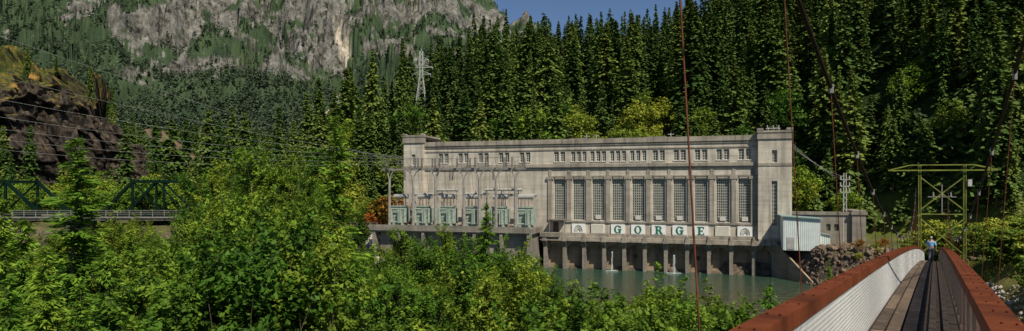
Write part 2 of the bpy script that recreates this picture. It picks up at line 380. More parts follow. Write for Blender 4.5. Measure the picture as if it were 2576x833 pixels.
def mk(kind,seed,mat,**k):
    if kind=='con':
        V,t=conifer(seed=seed,**k);tr=trunk(k['H']*.97,k['H']*.01+.02,seed)
    elif kind=='spr':
        V,t,C=sprig(seed=seed,**k);tr=trunk(k['H']*.75,k['H']*.01+.02,seed,C)
    else:
        V,t,C=leafy(seed=seed,**k);tr=trunk(k['H']*.75,k['H']*.018+.02,seed,C[::max(1,len(C)//22)])
    return tr,npmesh('crown',V,quadsF(len(V)//4),[mat],tint=t)
con=[mk('con',i,M['fir'],H=28,R=[5.2,6.2,4.6,7,5.6,4][i],nb=[320,310,290,300,310,260][i],nq=8,qs=[1.4,1.55,1.3,1.8,1.5,1.25][i],pw=[.75,.9,.65,.8,.95,.6][i],droop=[.35,.5,.3,.45,.2,.6][i],tb=.14,fe=.9) for i in range(6)]  # inner needles lightened in colour in place of missing fill light
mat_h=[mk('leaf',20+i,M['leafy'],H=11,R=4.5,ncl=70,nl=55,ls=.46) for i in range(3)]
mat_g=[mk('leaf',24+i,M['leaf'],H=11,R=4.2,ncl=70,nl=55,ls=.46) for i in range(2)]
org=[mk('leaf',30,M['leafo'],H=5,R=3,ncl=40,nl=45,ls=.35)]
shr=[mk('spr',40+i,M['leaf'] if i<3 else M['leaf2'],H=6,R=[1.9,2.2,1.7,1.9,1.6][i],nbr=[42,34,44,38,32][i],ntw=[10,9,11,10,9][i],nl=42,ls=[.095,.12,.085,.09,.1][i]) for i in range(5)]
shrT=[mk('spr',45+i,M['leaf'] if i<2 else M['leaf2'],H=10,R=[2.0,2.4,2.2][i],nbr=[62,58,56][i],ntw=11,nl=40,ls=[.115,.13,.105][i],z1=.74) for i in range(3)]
sap=[mk('con',50+i,M['sap'],H=9.5,R=[2.4,2.9,2.3][i],nb=[220,230,210][i],nq=22,qs=.5,pw=.72,droop=.15,wid=.13,up=[.3,.2,.1][i],tb=.15,roll=1.6) for i in range(3)]
garden=[mk('leaf',60+i,M['leafy'],H=3,R=1.9,ncl=45,nl=50,ls=.22,zc=.5,flat=.4) for i in range(2)]
def plant(name,tm,loc,sc,label,cat,group=None,rz=None,sxy=1):
    e=empty(name,loc,random.uniform(0,6.28) if rz is None else rz,(sc*sxy,sc*sxy,sc))
    top(e,label,cat,group)
    for nme,me in(('trunk',tm[0]),('crown',tm[1])):
        link(bpy.data.objects.new(nme,me),e)
    return e
# ---------------------------------------------------------------- forest placement
def jitgrid(x0,x1,y0,y1,st):
    gx,gy=np.meshgrid(np.arange(x0,x1,st),np.arange(y0,y1,st))
    gx=gx+(rng.random(gx.shape)-.5)*st*1.4;gy=gy+(rng.random(gx.shape)-.5)*st*1.4
    return gx.ravel(),gy.ravel()
px_,py_=jitgrid(-330,330,70,430,5.9)
u_,v_=uv_of(px_,py_);r_=px_/py_
D_=v_-(18-25*ss(85,130,u_))
zt=terr(px_,py_);dF_=dline(px_,py_,FAR)
ok=(~inpoly(px_,py_,POLY))&(dF_>7)&(r_>-.9)&(r_<.93)&(py_>0)
hillok=(D_>2.5)&(u_>-140)&(D_<(195+95*ss(50,90,u_)))
vall=(u_<-60)&(py_>165)&(v_>10)
ok&=(hillok|vall)&~((px_<-120)&(py_<262)&(px_>-230)&(py_>200)&(r_<-.5))
ok&=~((u_>92)&(v_<16)&(py_<100))
ok&=~((abs(r_+.1425)<.014)&(py_<262)&(zt>26))
idx=np.where(ok)[0]
hts=rng.uniform(12,35,len(px_))*np.where(rng.random(len(px_))<.28,.6,1)*(1-.2*ss(25,100,D_))
tipel=(zt+hts-E)/py_
roofel=np.where((u_>-2)&(u_<80),10.5/125,-1)
vis=(tipel>roofel+.02)&(r_<.84)&(r_>-.84)&(tipel>-.02)&((zt-E)/py_<.3)
app=np.where(vis,hts/py_,0)
order=idx[np.argsort(-app[idx])]
ind=order[:285];rest=order[285:]
for k,i in enumerate(ind):
    x,y,z=px_[i],py_[i],zt[i];lowD=D_[i]<38;clump=(32<u_[i]<54 and D_[i]<34)
    if clump or (lowD and random.random()<(.3 if u_[i]<95 else .25)):
        tm=random.choice(mat_h if clump else mat_h+mat_g);s=random.uniform(1.0,1.5)*(1 if u_[i]<90 else .62)
        plant('maple_tree',tm,(x,y,z-.3),s,'bright yellow-green broadleaf tree among dark conifers','tree','broadleaf trees on the hillside')
    else:
        s=hts[i]/28*(.9 if u_[i]>90 else .95)
        plant('conifer_tree',random.choice(con),(x,y,z-.3),s,'tall green conifer on the hillside','tree','conifers covering the hillside',sxy=random.uniform(.85,1.4))
def mass(name,items,lods,mat,label,tof=.35):
    VV=[];TT=[]
    for (x,y,z,h,kk) in items:
        V,t=lods[kk];a=random.uniform(0,6.28);c,s=math.cos(a),math.sin(a);w=random.uniform(.85,1.4)
        W=np.empty_like(V,dtype=np.float32);W[:,0]=(V[:,0]*c-V[:,1]*s)*h*w+x;W[:,1]=(V[:,0]*s+V[:,1]*c)*h*w+y;W[:,2]=V[:,2]*h+z
        VV.append(W);TT.append(np.clip(t*(1+random.uniform(-tof,tof)),0,1))
    V=np.concatenate(VV);t=np.concatenate(TT)
    o=link(bpy.data.objects.new(name,npmesh(name,V,quadsF(len(V)//4),[mat],tint=t)));top(o,label,'forest',kind='stuff');return o
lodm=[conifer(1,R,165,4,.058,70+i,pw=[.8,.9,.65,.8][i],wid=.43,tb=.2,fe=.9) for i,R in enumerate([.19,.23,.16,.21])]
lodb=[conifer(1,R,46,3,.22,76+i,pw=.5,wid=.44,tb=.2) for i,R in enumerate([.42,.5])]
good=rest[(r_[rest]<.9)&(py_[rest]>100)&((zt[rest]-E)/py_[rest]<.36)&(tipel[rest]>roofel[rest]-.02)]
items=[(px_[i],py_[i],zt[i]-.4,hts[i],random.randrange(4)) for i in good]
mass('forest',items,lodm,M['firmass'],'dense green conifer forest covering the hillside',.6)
bx_,by_=jitgrid(-60,230,90,330,4.8);bu,bv=uv_of(bx_,by_);bD=bv-(18-25*ss(85,130,bu));bz=terr(bx_,by_)
kb=(bD>1)&(bx_/by_<.88)&((bz+6-E)/by_>np.where((bu>0)&(bu<80),.075,-1))&((bz-E)/by_<.32)&(bu>-40)&(~inpoly(bx_,by_,POLY))&~((bu>92)&(bv<12)&(by_<95))
mass('forest_understory',[(bx_[i],by_[i],bz[i]-.4,random.uniform(3.5,9),random.randrange(2)) for i in np.where(kb)[0]],lodb,M['firmass'],'low green undergrowth between the hillside trees',.7)
lods=[conifer(1,R,16,2,.2,80+i,pw=.8,wid=.42,tb=.15,fe=.9) for i,R in enumerate([.17,.2,.15])]
n=42000;r0=rng.uniform(-.86,.12,n);y0=450*np.exp(rng.random(n)**.8*np.log(2500/450));z0=mount(r0,y0);rm=rockmask(r0,y0,z0)
dens=fbm(r0*y0/90,z0/50,3,21)
keep=((rm<.3+.3*rng.random(n))|(rng.random(n)<.16))&(dens>.34)&((z0-E)/y0<.33)
keep&=abs(r0-chc((z0-E)/y0))>.009
its=[(r0[i]*y0[i],y0[i],z0[i]-1,random.uniform(9,20),random.randrange(3)) for i in np.where(keep)[0]]
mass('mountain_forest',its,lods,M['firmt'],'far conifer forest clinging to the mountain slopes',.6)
print('trees',len(ind),len(good),len(its),kb.sum())
# ---------------------------------------------------------------- cliff
m,nt,N,L,B=newmat('cliff_rock')
n2=noiseN(N,L,.3,10,(1.3,1.3,.55),rough=.78);g=N.new('ShaderNodeNewGeometry');sp=N.new('ShaderNodeSeparateXYZ');L.new(g.outputs['Normal'],sp.inputs[0])
rk=ramp(N,L,n2,[(.38,(.008,.007,.006)),(.48,(.035,.028,.022)),(.6,(.11,.085,.065)),(.72,(.3,.235,.175))])
n5=noiseN(N,L,.15,8,rough=.75)
tp=ramp(N,L,n5,[(.44,(.03,.05,.01)),(.54,(.12,.11,.025)),(.66,(.4,.2,.06))])
spz=N.new('ShaderNodeSeparateXYZ');L.new(g.outputs['Position'],spz.inputs[0]);zr=N.new('ShaderNodeMapRange');L.new(spz.outputs[2],zr.inputs[0]);zr.inputs[1].default_value=36;zr.inputs[2].default_value=66;zr.inputs[3].default_value=-.4;zr.inputs[4].default_value=.35
ad=N.new('ShaderNodeMath');ad.operation='MULTIPLY_ADD';L.new(n5,ad.inputs[0]);ad.inputs[1].default_value=3.0;L.new(zr.outputs[0],ad.inputs[2])
ad2=N.new('ShaderNodeMath');ad2.operation='MULTIPLY_ADD';L.new(sp.outputs[2],ad2.inputs[0]);ad2.inputs[1].default_value=.7;L.new(ad.outputs[0],ad2.inputs[2])
mr=N.new('ShaderNodeMapRange');L.new(ad2.outputs[0],mr.inputs[0]);mr.inputs[1].default_value=1.8;mr.inputs[2].default_value=2.1
L.new(mix(N,L,mr.outputs[0],rk,tp),B.inputs['Base Color']);B.inputs['Roughness'].default_value=.95;B.inputs['Specular IOR Level'].default_value=.15
bp=N.new('ShaderNodeBump');bp.inputs['Strength'].default_value=.8;bp.inputs['Distance'].default_value=1.2;L.new(n2,bp.inputs['Height']);L.new(bp.outputs[0],B.inputs['Normal'])
na,nb_=360,260;A,Bb=np.meshgrid(np.linspace(0,1,na),np.linspace(0,1,nb_))
bx=np.interp(A,[0,.55,.85,1],[-235,-160,-134,-128]);by=np.interp(A,[0,.55,.85,1],[204,220,240,284])
Hc=np.interp(A,[0,.3,.5,.66,.85,1],[60,66,63,52,36,22])
up_=np.interp(Bb,[0,.7,.85,1],[-.1,.82,.98,1.08]);bk=np.interp(Bb,[0,.7,.85,1],[0,13,28,75])
hz=Hc*up_
wa_=A*115+6*fbm(A*8,Bb*6,3,41)+hz*.35;wz=hz+Bb*20*(Bb>.7)+8*fbm(A*7,Bb*5,3,43)
disp=facet(wa_/19,wz/26,31,1.2)*15+facet(wa_/7,wz/10,37,1.6)*7.5+facet(wa_/2.8,wz/3.8,47,1.7)*3.4+(ridged(wa_/40,wz/60,3,31)-.5)*12+(fbm(A*90,Bb*60,2,4)-.5)*1.6
nx,ny=np.interp(A,[0,.7,1],[.1,.5,.95]),np.interp(A,[0,.7,1],[-.99,-.85,-.3])
PX=bx+nx*(disp-bk);PY=by+ny*(disp-bk);PZ=hz+disp*.45*ss(.6,.85,Bb)
o=link(bpy.data.objects.new('rock_cliff',npmesh('rock_cliff',np.stack([PX.ravel(),PY.ravel(),PZ.ravel()],1),gridfaces(nb_,na),[m])))
top(o,'dark fractured rock bluff with ochre grassy top','cliff',kind='structure')
def cl_at(a,bb):
    i=int(bb*(nb_-1));j=int(a*(na-1));return PX[i,j],PY[i,j],PZ[i,j]
g=random.Random(77)
for k in range(34):
    a=g.uniform(.28,.92);bb=g.choice([g.uniform(.68,.9),g.uniform(.8,.95),g.uniform(.2,.6)]);x,y,z=cl_at(a,bb)
    plant('conifer_tree',g.choice(con),(x,y+.5,z-1.0),g.uniform(.16,.36) if bb<.8 else g.uniform(.3,.6),'small dark conifer rooted on the rock bluff','tree','conifers on the rock bluff')
na,nb_=60,70;A,Bb=np.meshgrid(np.linspace(-1,1,na),np.linspace(0,1,nb_))
wd=1.5+24*Bb;SX=-142+Bb*34+A*wd;SY=246-Bb*30+abs(A)**1.5*16;SZ=39-Bb*34-abs(A)**1.5*9*Bb+(fbm(A*6,Bb*9,4)-.5)*5*(.3+Bb)
o=link(bpy.data.objects.new('scree_slope',npmesh('scree_slope',np.stack([SX.ravel(),SY.ravel(),SZ.ravel()],1),gridfaces(nb_,na),[nm('brown_scree',(.03,.025,.012),(.2,.125,.075),.22,.95,.8,dist=.6)])))
top(o,'brown scree fan below the rock bluff','scree',kind='structure')
# ---------------------------------------------------------------- powerhouse
PH=empty('powerhouse',fw(0,0,0),RZ);top(PH,'long beige concrete powerhouse with tall gridded windows above the river','building')
def wall(b,u0,u1,z0,z1,v,holes,depth,mi=0):
    us=sorted({u0,u1,*[h[0] for h in holes],*[h[1] for h in holes]});zs=sorted({z0,z1,*[h[2] for h in holes],*[h[3] for h in holes]})
    for a,c in zip(us[:-1],us[1:]):
        for d,e in zip(zs[:-1],zs[1:]):
            mu,mz=(a+c)/2,(d+e)/2
            if any(h[0]<mu<h[1] and h[2]<mz<h[3] for h in holes): continue
            b.face([(a,v,d),(c,v,d),(c,v,e),(a,v,e)],mi)
    for h in holes:
        a,c,d,e=h;w=v+depth
        b.face([(a,v,d),(a,v,e),(a,w,e),(a,w,d)],mi);b.face([(c,v,d),(c,w,d),(c,w,e),(c,v,e)],mi)
        b.face([(a,v,d),(a,w,d),(c,w,d),(c,v,d)],mi);b.face([(a,v,e),(c,v,e),(c,w,e),(a,w,e)],mi)
tallc=[34.9+i*3.985 for i in range(10)];SW=1.2
tall=[(c-SW,c+SW,9.7,18.0) for c in tallc]
smallc=[9.1+i*4.6 for i in range(5)]+tallc
small=[]
for c in smallc:
    for o_ in(-1.17,0,1.17) if c in tallc[1:5] else (-.66,.66):
        w=.42 if c in tallc[1:5] else .5
        small.append((c+o_-w,c+o_+w,21.65,23.7))
b=MB()
wall(b,4.7,73,6.4,25.9,0,tall+small,.7)
tw=[(75.35,76.35,9.2,17.6),(75.4,76.3,21.0,23.3)]
wall(b,73,78.8,5.6,26.6,-1.2,tw,.7)
b.face([(73,-1.2,5.6),(73,0,5.6),(73,0,26.6),(73,-1.2,26.6)]);b.face([(78.8,-1.2,5.6),(78.8,8,5.6),(78.8,8,26.6),(78.8,-1.2,26.6)])
lw=[(1.9,2.8,21.2,23.6)]
wall(b,0,4.7,6.4,27.4,-.9,lw,.6)
b.face([(4.7,-.9,6.4),(4.7,0,6.4),(4.7,0,27.4),(4.7,-.9,27.4)]);b.face([(0,-.9,6.4),(0,8,6.4),(0,8,27.4),(0,-.9,27.4)])
b.face([(0,16,0),(78.8,16,0),(78.8,16,25.9),(0,16,25.9)]);b.face([(78.8,8,0),(78.8,16,0),(78.8,16,25.9),(78.8,8,25.9)]);b.face([(0,8,0),(0,16,0),(0,16,25.9),(0,8,25.9)])
b.face([(73,8,20),(78.8,8,20),(78.8,8,26.6),(73,8,26.6)]);b.face([(0,8,20),(4.7,8,20),(4.7,8,27.4),(0,8,27.4)])
b.obj('wall',M['conc'],PH)
b=MB();b.box2(4.7,73,.75,15.9,25.5,25.8);b.box2(73.1,78.7,-1.1,7.9,26.2,26.5);b.box2(.1,4.6,-.8,7.9,27.0,27.3)
b.obj('roof',M['conc_dark'],PH)
b=MB() # trim
b.box2(4.7,73,-.38,.3,25.3,26.25);b.box2(4.7,73,-.2,.2,24.9,25.297);b.box2(4.7,73,-.14,.05,24.0,24.25);b.box2(4.7,73,-.45,.1,20.5,21.15);b.box2(4.7,73,-.2,.1,20.05,20.497)
b.box2(72.8,79,-1.45,.0,25.4,26.3);b.box2(72.8,79,-1.45,8,26.6,26.95);b.box2(-.2,4.9,-1.15,0,26.1,27.2);b.box2(-.2,4.9,-1.15,8,27.4,27.8)
for a in(72.8,77.9): b.box2(a,a+1.1,-1.5,-.1,26.95,27.4)
for a in(-.2,4.1): b.box2(a,a+.8,-1.2,-.2,27.8,28.1)
b.box2(72.97,78.83,-1.32,-1.1,20.4,20.9);b.box2(-.05,4.75,-1.03,-.8,20.5,21.0)
b.box2(33,73,-.28,.1,9.3,9.62);b.box2(33,73,-.22,.1,18.55,18.8)
for i in range(11):
    c=tallc[0]-1.99+i*3.985
    if c>72: c=72.2
    b.box2(c-.42,c+.42,-.3,.1,9.62,18.5);b.box2(c-.75,c+.75,-.4,.1,18.0,18.547)
    b.box2(c-.3,c+.3,-.12,.05,18.8,20.05)
for c in tallc:
    b.box2(c-1.0,c+1.0,-.16,.2,18.12,18.5)
b.box2(31.5,73,-.25,.1,6.4,7.0)
b.obj('cornice',M['conc_trim'],PH)
b=MB();b.box2(31.5,76.2,-2.7,-1.0,5.65,6.05);b.box2(31.5,76.2,-2.5,-.0,6.05,6.4);b.box2(73,76.5,-2.4,-1.2,6.4,6.8)
b.obj('ledge',M['conc_trim'],PH)
but=[32.4+i*3.98 for i in range(11)]+[75.6]
for c in but:
    b=MB()
    b.box2(c-.33,c+.33,-2.2,-.1,-1.5,4.4)
    z0,z1=4.4,7.0
    V=[(c-.4,-2.2,z0),(c+.4,-2.2,z0),(c+.4,-.3,z0),(c-.4,-.3,z0),(c-.5,-3.0,5.6),(c+.5,-3.0,5.6),(c+.5,-.3,5.6),(c-.5,-.3,5.6),(c-.15,-2.75,z1),(c+.15,-2.75,z1),(c+.15,-.3,z1),(c-.15,-.3,z1)]
    for q in((0,1,5,4),(1,2,6,5),(3,0,4,7),(4,5,9,8),(5,6,10,9),(7,4,8,11),(8,9,10,11),(0,3,2,1)): b.face([V[k] for k in q])
    b.obj('buttress',M['conc_dark'],PH)
b=MB()
for c,d in zip(but[:-1],but[1:]):
    x0,x1=c+.33,d-.33;n=10;zt_=5.65
    pts=[(x0+(x1-x0)*k/n,3.5+1.55*math.sqrt(max(0,1-(2*k/n-1)**2))) for k in range(n+1)]
    for (a,za),(e,ze) in zip(pts[:-1],pts[1:]):
        b.face([(a,-1.7,za),(e,-1.7,ze),(e,-1.7,zt_),(a,-1.7,zt_)]);b.face([(a,-1.7,za),(a,-.3,za),(e,-.3,ze),(e,-1.7,ze)])
b.box2(31.5,76,-.3,.2,-1.5,5.64)
b.obj('arcade_wall',M['conc_low'],PH)
for c in(but[4]+2,but[7]+1.9):
    b=MB();b.box2(c-.35,c+.35,-.5,-.3,2.4,3.2);b.cyl((c,-.45,2.8),(c,-.62,2.8),.25,.25,8)
    b.obj('hatch',M['rustdark'],PH)
glass,nt,N,L,B=newmat('dark_window_glass');L.new(ramp(N,L,noiseN(N,L,.8,4),[(.35,(.045,.05,.037)),(.65,(.13,.135,.1))]),B.inputs['Base Color']);B.inputs['Roughness'].default_value=.3
def window(h,v,nu,nz,bw,dep=.45,awn=False):
    a,c,d,e=h;b=MB();y=v+dep
    for i in range(nu+1):
        x=a+.05+(c-a-.1)*i/nu;w=bw*(1.6 if i in(0,nu) else 1);b.box2(x-w/2,x+w/2,y-.05,y+.0,d,e)
    for i in range(nz+1):
        z=d+.05+(e-d-.1)*i/nz;w=bw*(1.6 if i in(0,nz) else 1);b.box2(a,c,y-.07,y-.052,z-w/2,z+w/2)
    b.box2(a-.1,c+.1,v-.12,v+.2,d-.15,d-.003)
    if awn: b.box2((a+c)/2-.55,(a+c)/2+.55,v+.05,y-.08,d+.3,d+1.1)
    o=b.obj('window',M['frame'],PH);g=MB();g.box2(a,c,y+.01,y+.06,d,e);p=g.obj('glass_pane',glass,o);return o
for i,h in enumerate(tall): window(h,0,6,16,.065,awn=i not in(0,1,3,7))
for h in small: window(h,0,2,4,.07,.35)
for h in tw: window(h,-1.2,3,12 if h[3]<20 else 4,.06)
window(lw[0],-.9,2,4,.07,.35)
def ringp(b,cx,cz,rx,rz,tx,tz,a0,a1,y,mi=0,n=18,th=.05):
    P=[]
    for k in range(n+1):
        t=math.radians(a0+(a1-a0)*k/n);P.append(((cx+rx*math.cos(t),cz+rz*math.sin(t)),(cx+(rx-tx)*math.cos(t),cz+(rz-tz)*math.sin(t))))
    for (o1,i1),(o2,i2) in zip(P[:-1],P[1:]):
        f=lambda p,yy:(p[0],yy,p[1]);b.face([f(o1,y),f(i1,y),f(i2,y),f(o2,y)],mi);b.face([f(o1,y),f(o2,y),f(o2,y+th),f(o1,y+th)],mi);b.face([f(i1,y),f(i1,y+th),f(i2,y+th),f(i2,y)],mi)
def letter(ch,cx):
    b=MB();y0,y1=-.38,-.32;z0=7.22;H=1.6;cz=z0+H/2
    bx=lambda x0,x1,a,c:b.box2(cx+x0,cx+x1,y0,y1,z0+a,z0+c)
    if ch in'GO':
        ringp(b,cx,cz,.7,.78,.34,.14,(35 if ch=='G' else 0),(325 if ch=='G' else 360),y0)
    if ch=='G': bx(.22,.6,.1,.72);bx(.05,.78,.72,.86);bx(.5,.62,1.05,1.5)
    if ch=='R':
        bx(-.5,-.14,.1,1.5);bx(-.7,.05,0,.12);bx(-.7,-.0,1.46,1.58);ringp(b,cx+.02,z0+1.16,.55,.42,.32,.13,-90,90,y0-.003);bx(-.14,.04,1.46,1.58);bx(-.14,.04,.74,.86)
        b.face([(cx+.0,y0,z0+.75),(cx+.4,y0,z0+0),(cx+.78,y0,z0+0),(cx+.36,y0,z0+.8)]);bx(.4,.84,-.0,.1)
    if ch=='E':
        bx(-.46,-.1,.12,1.46);bx(-.65,.58,0,.14);bx(-.65,.56,1.44,1.58);bx(-.1,.28,.73,.86);bx(.46,.58,.14,.42);bx(.44,.56,1.18,1.46);bx(.22,.32,.6,1.0)
    o=b.obj('letter',M['green'],PH);o['label']='dark green serif letter '+ch
for i,c in enumerate(tallc[1:]):
    t='rlGORGElr'[i]
    b=MB();b.box2(c-1.35,c+1.35,-.3,.0,7.05,8.98)
    if t=='l':
        for k in range(9): b.box2(c-1.1,c+1.1,-.35,-.3,7.2+k*.2,7.3+k*.2)
    o=b.obj('sign_panel',M['cream'] if t=='l' else M['white'],PH)
    if t in'GORE': letter(t,c)
    if t=='r':
        b=MB()
        for k,ra in enumerate((.85,.6,.35)): ringp(b,c,7.4,ra,ra*1.5,.09,.12,0,180,-.38,k%2,16)
        o=b.obj('arch_emblem',[M['fan'],nm('emblem_tan_paint',(.42,.3,.14),(.48,.35,.17),2,.5,0)],PH)
b=MB();b.box2(-3,31.6,-11,-.92,7.3,8.4);b.box2(-3,31.6,-11.3,-11.0,7.6,8.75);b.box2(-1,31,-9.5,-1,-1,7.3);b.box2(31.6,35.5,-3,-.3,6.4,7.2)
for k in range(7): b.box2(-2+k*5.5,-1.4+k*5.5,-11.1,-9.5,3.5,7.3)
b.obj('platform',M['conc_dark'],PH)
b=MB();b.box2(33.1,36.4,-1.9,-.3,9.75,9.95);b.bar((33.2,-1.8,9.8),(33.2,-1.8,7.2),.1);b.bar((36.3,-1.8,9.8),(36.3,-1.8,7.2),.1);b.obj('canopy',M['gsteel'],PH)
b=MB();b.box2(33.6,34.7,-.12,-.02,7.1,9.3);b.obj('door',M['rustdark'],PH)
b=MB()
for k in range(30): b.bar((31.6+k*1.4,-2.4,6.4),(31.6+k*1.4,-2.4,7.3),.05)
b.bar((31.6,-2.4,7.3),(72.8,-2.4,7.3),.05);b.bar((31.6,-2.4,6.9),(72.8,-2.4,6.9),.04);b.obj('ledge_railing',M['conc_dark'],PH)
b=MB();cx=75.8
for dx in(-.7,0,.7): b.cyl((cx+dx,1,26.4),(cx+dx*1.5,1,28.1),.14,.08,6);b.cyl((cx+dx*1.2,1,27.4),(cx+dx*1.3,1,27.5),.28,.28,8)
b.bar((cx-1.3,1,27.5),(cx+1.3,1,27.5),.12);b.obj('roof_insulator',M['steel'],PH)
for cx in(40,42,57):
    b=MB();b.bar((cx,3,25.6),(cx,3,27.3),.15);b.bar((cx-.6,3,27.0),(cx+.6,3,27.0),.12);b.obj('roof_insulator',M['steel'],PH)
for a,c in((36,39.5),(52,56)):
    b=MB();b.box2(a,c,5,8,25.7,26.8);b.obj('roof_hatch',M['conc_dark'],PH)
# annex + shed + wing wall
AN=empty('concrete_annex',fw(78.8,0,6),RZ,(1,1,.93));top(AN,'low grey concrete annex with square end pier','building')
b=MB();wall(b,.05,10,-1,6.2,-.5,[(5.9,6.6,2.7,4.0),(7.2,7.9,2.7,4.0),(4.3,5.2,0,2.1)],.3);b.box2(.05,10,-.1,8,-1,6.1);b.box2(10,12.2,-1.2,8,-1,6.7);b.box2(-.0,10,-.75,-.5,5.8,6.35);b.box2(9.8,12.4,-1.4,-.6,5.9,6.4)
b.obj('wall',M['conc_dark'],AN)
for a,c in((5.9,6.6),(7.2,7.9)):
    b=MB();b.box2(a,c,-.2,-.12,2.7,4);b.obj('window',glass,AN)
b=MB();b.box2(4.3,5.2,-.2,-.12,0,2.1);b.obj('door',M['steel'],AN)
SH=empty('metal_shed',fw(76.8,-6.4,6.1),RZ,(1.22,1,1));top(SH,'pale green-white corrugated metal shed beside the powerhouse','shed')
b=MB()
def corr(x0,x1,y,z0,za,zb,n):
    for k in range(n):
        a=x0+(x1-x0)*k/n;c=x0+(x1-x0)*(k+1)/n;ha=za+(zb-za)*k/n;hc=za+(zb-za)*(k+1)/n;d=.05 if k%2 else 0
        b.face([(a,y-d,z0),(c,y-d,z0),(c,y-d,hc),(a,y-d,ha)]);b.face([(c,y-.05,z0),(c,y,z0),(c,y,hc),(c,y-.05,hc)])
corr(0,4.9,0,-.8,5.1,4.7,36);corr(4.9,6.3,1.0,-.8,2.2,1.8,10)
b.face([(0,0,-.8),(0,5,-.8),(0,5,5.1),(0,0,5.1)]);b.face([(4.9,0,-.8),(4.9,5,-.8),(4.9,5,4.7),(4.9,0,4.7)]);b.face([(6.3,1,-.8),(6.3,5,-.8),(6.3,5,1.8),(6.3,1,1.8)])
b.obj('wall',M['shed'],SH)
b=MB();V=[(-.3,-.4,5.15),(5.2,-.4,4.72),(5.2,5.3,4.72),(-.3,5.3,5.15)];b.face(V);b.face([(x,y,z+.15) for x,y,z in V])
for p,q in zip(V,V[1:]+V[:1]): b.face([p,q,(q[0],q[1],q[2]+.15),(p[0],p[1],p[2]+.15)])
b.face([(4.9,.7,2.3),(6.6,.7,1.85),(6.6,5,1.85),(4.9,5,2.3)]);b.obj('roof',nm('teal_shed_trim',(.2,.3,.28),(.28,.38,.35),1,.5,0),SH)
b=MB();b.box2(.5,1.5,-.12,-.08,-.6,1.5);b.obj('door',M['steel'],SH)
b=MB();pt=Vector(fw(75.9,-2.2,0));pb=Vector((50.8,107.3,0));dn=(pb-pt).normalized();nn_=Vector((-dn.y,dn.x,0))*.18
A1=[pt+Vector((0,0,-1.5)),pt+Vector((0,0,6.0)),pt+dn*.8+Vector((0,0,5.9)),pb+Vector((0,0,.4)),pb+Vector((0,0,-1.5))]
b.face([p+nn_ for p in A1]);b.face([p-nn_ for p in A1])
for p,q in zip(A1,A1[1:]+A1[:1]): b.face([p+nn_,q+nn_,q-nn_,p-nn_])
o=b.obj('wing_wall',M['conc_low']);top(o,'sloping concrete wing wall stepping down to the river','wall')
# water spouts
ws=nm('white_water',(.36,.42,.4),(.66,.71,.69),3,.4,.4)
for u,(zt_) in((but[3]+1.7,3.7),(but[6]+1.6,3.4)):
    b=MB();g=random.Random(int(u))
    for k in range(7):
        x=g.gauss(0,.06);o1=g.uniform(.4,.7);P=[]
        for j in range(9):
            t=j/8;P.append(Vector((x*(1+1.2*t)+g.uniform(-.06,.06),-1.9-o1*math.sqrt(t),zt_*(1-t*t*.98-.02*t)-.02)))
        for p,q in zip(P[:-1],P[1:]): b.cyl(p,q,.034,.034,5)
    b.box2(-.45,.45,-3.1,-2.2,-.1,.02)
    for k in range(30):
        a=g.uniform(0,6.28);rr_=min(1,abs(g.gauss(0,.5)));p=Vector((rr_*math.cos(a)*1.6,-2.6+rr_*math.sin(a),.02));b.box2(p.x-.2,p.x+.2,p.y-.08,p.y+.08,-.1,g.uniform(.01,.03))
    o=b.obj('water_spout',ws,loc=fw(u,0,0),rz=RZ);top(o,'thin white water pouring from an arch into the river','water spout','water spouts under the powerhouse')
# ---------------------------------------------------------------- transformers + gantry
tb=MB();tb.box2(-1.1,1.1,-.9,.9,.25,3.2);tb.box2(-1.25,1.25,-1.05,1.05,3.2,3.4);tb.box2(-1.2,1.2,-1,1,0,.25)
for k in range(4): tb.box2(-1.16,1.16,-.96,.96,.8+k*.65,.88+k*.65)
t_tank=tb.mesh('tank',[M['xfmr']])
tb=MB()
for k in range(4):
    x=-1.3+k*.3+(1.3 if k>1 else 0);tb.box2(x-.08,x+.08,-1.9,-1.15,.5,3.0)
for k in range(4):
    y=-.8+k*.5
    for s_ in(-1,1): tb.box2(min(s_*1.25,s_*1.75),max(s_*1.25,s_*1.75),y-.08,y+.08,.5,3.0)
tb.cyl((-1.3,-1.5,2.9),(1.3,-1.5,2.9),.1);tb.cyl((-1.3,-1.5,.65),(1.3,-1.5,.65),.1)
t_rad=tb.mesh('radiator',[nm('green_radiator_paint',(.26,.33,.27),(.42,.48,.41),1.5,.6,0,spec=.2)])
tb=MB();tb.cyl((-1.4,.6,5.0),(1.4,.6,5.0),.42,.42,12);tb.bar((-.9,.6,3.4),(-.9,.6,4.8),.12);tb.bar((.9,.6,3.4),(.9,.6,4.8),.12)
t_con=tb.mesh('conservator',[M['steel']])
tb=MB()
for x in(-.7,0,.7):
    for k in range(6): tb.cyl((x,-.3,3.4+k*.2),(x,-.3,3.5+k*.2),.17,.1,8)
    tb.cyl((x,-.3,3.4),(x,-.3,4.8),.05,.04,6)
t_bus=tb.mesh('bushing',[nm('brown_porcelain',(.08,.03,.02),(.12,.05,.03),3,.3,0)])
for u in(1.8,7.3,12.75,18.2,24.0,29.4):
    e=empty('transformer',fw(u,-6.3,8.4),RZ,(1.12,1.1,1.22));top(e,'pale green power transformer with radiator fins on the concrete platform','transformer','transformers on the platform')
    for nme,me in(('tank',t_tank),('radiator',t_rad),('conservator',t_con),('bushing',t_bus)): link(bpy.data.objects.new(nme,me),e)
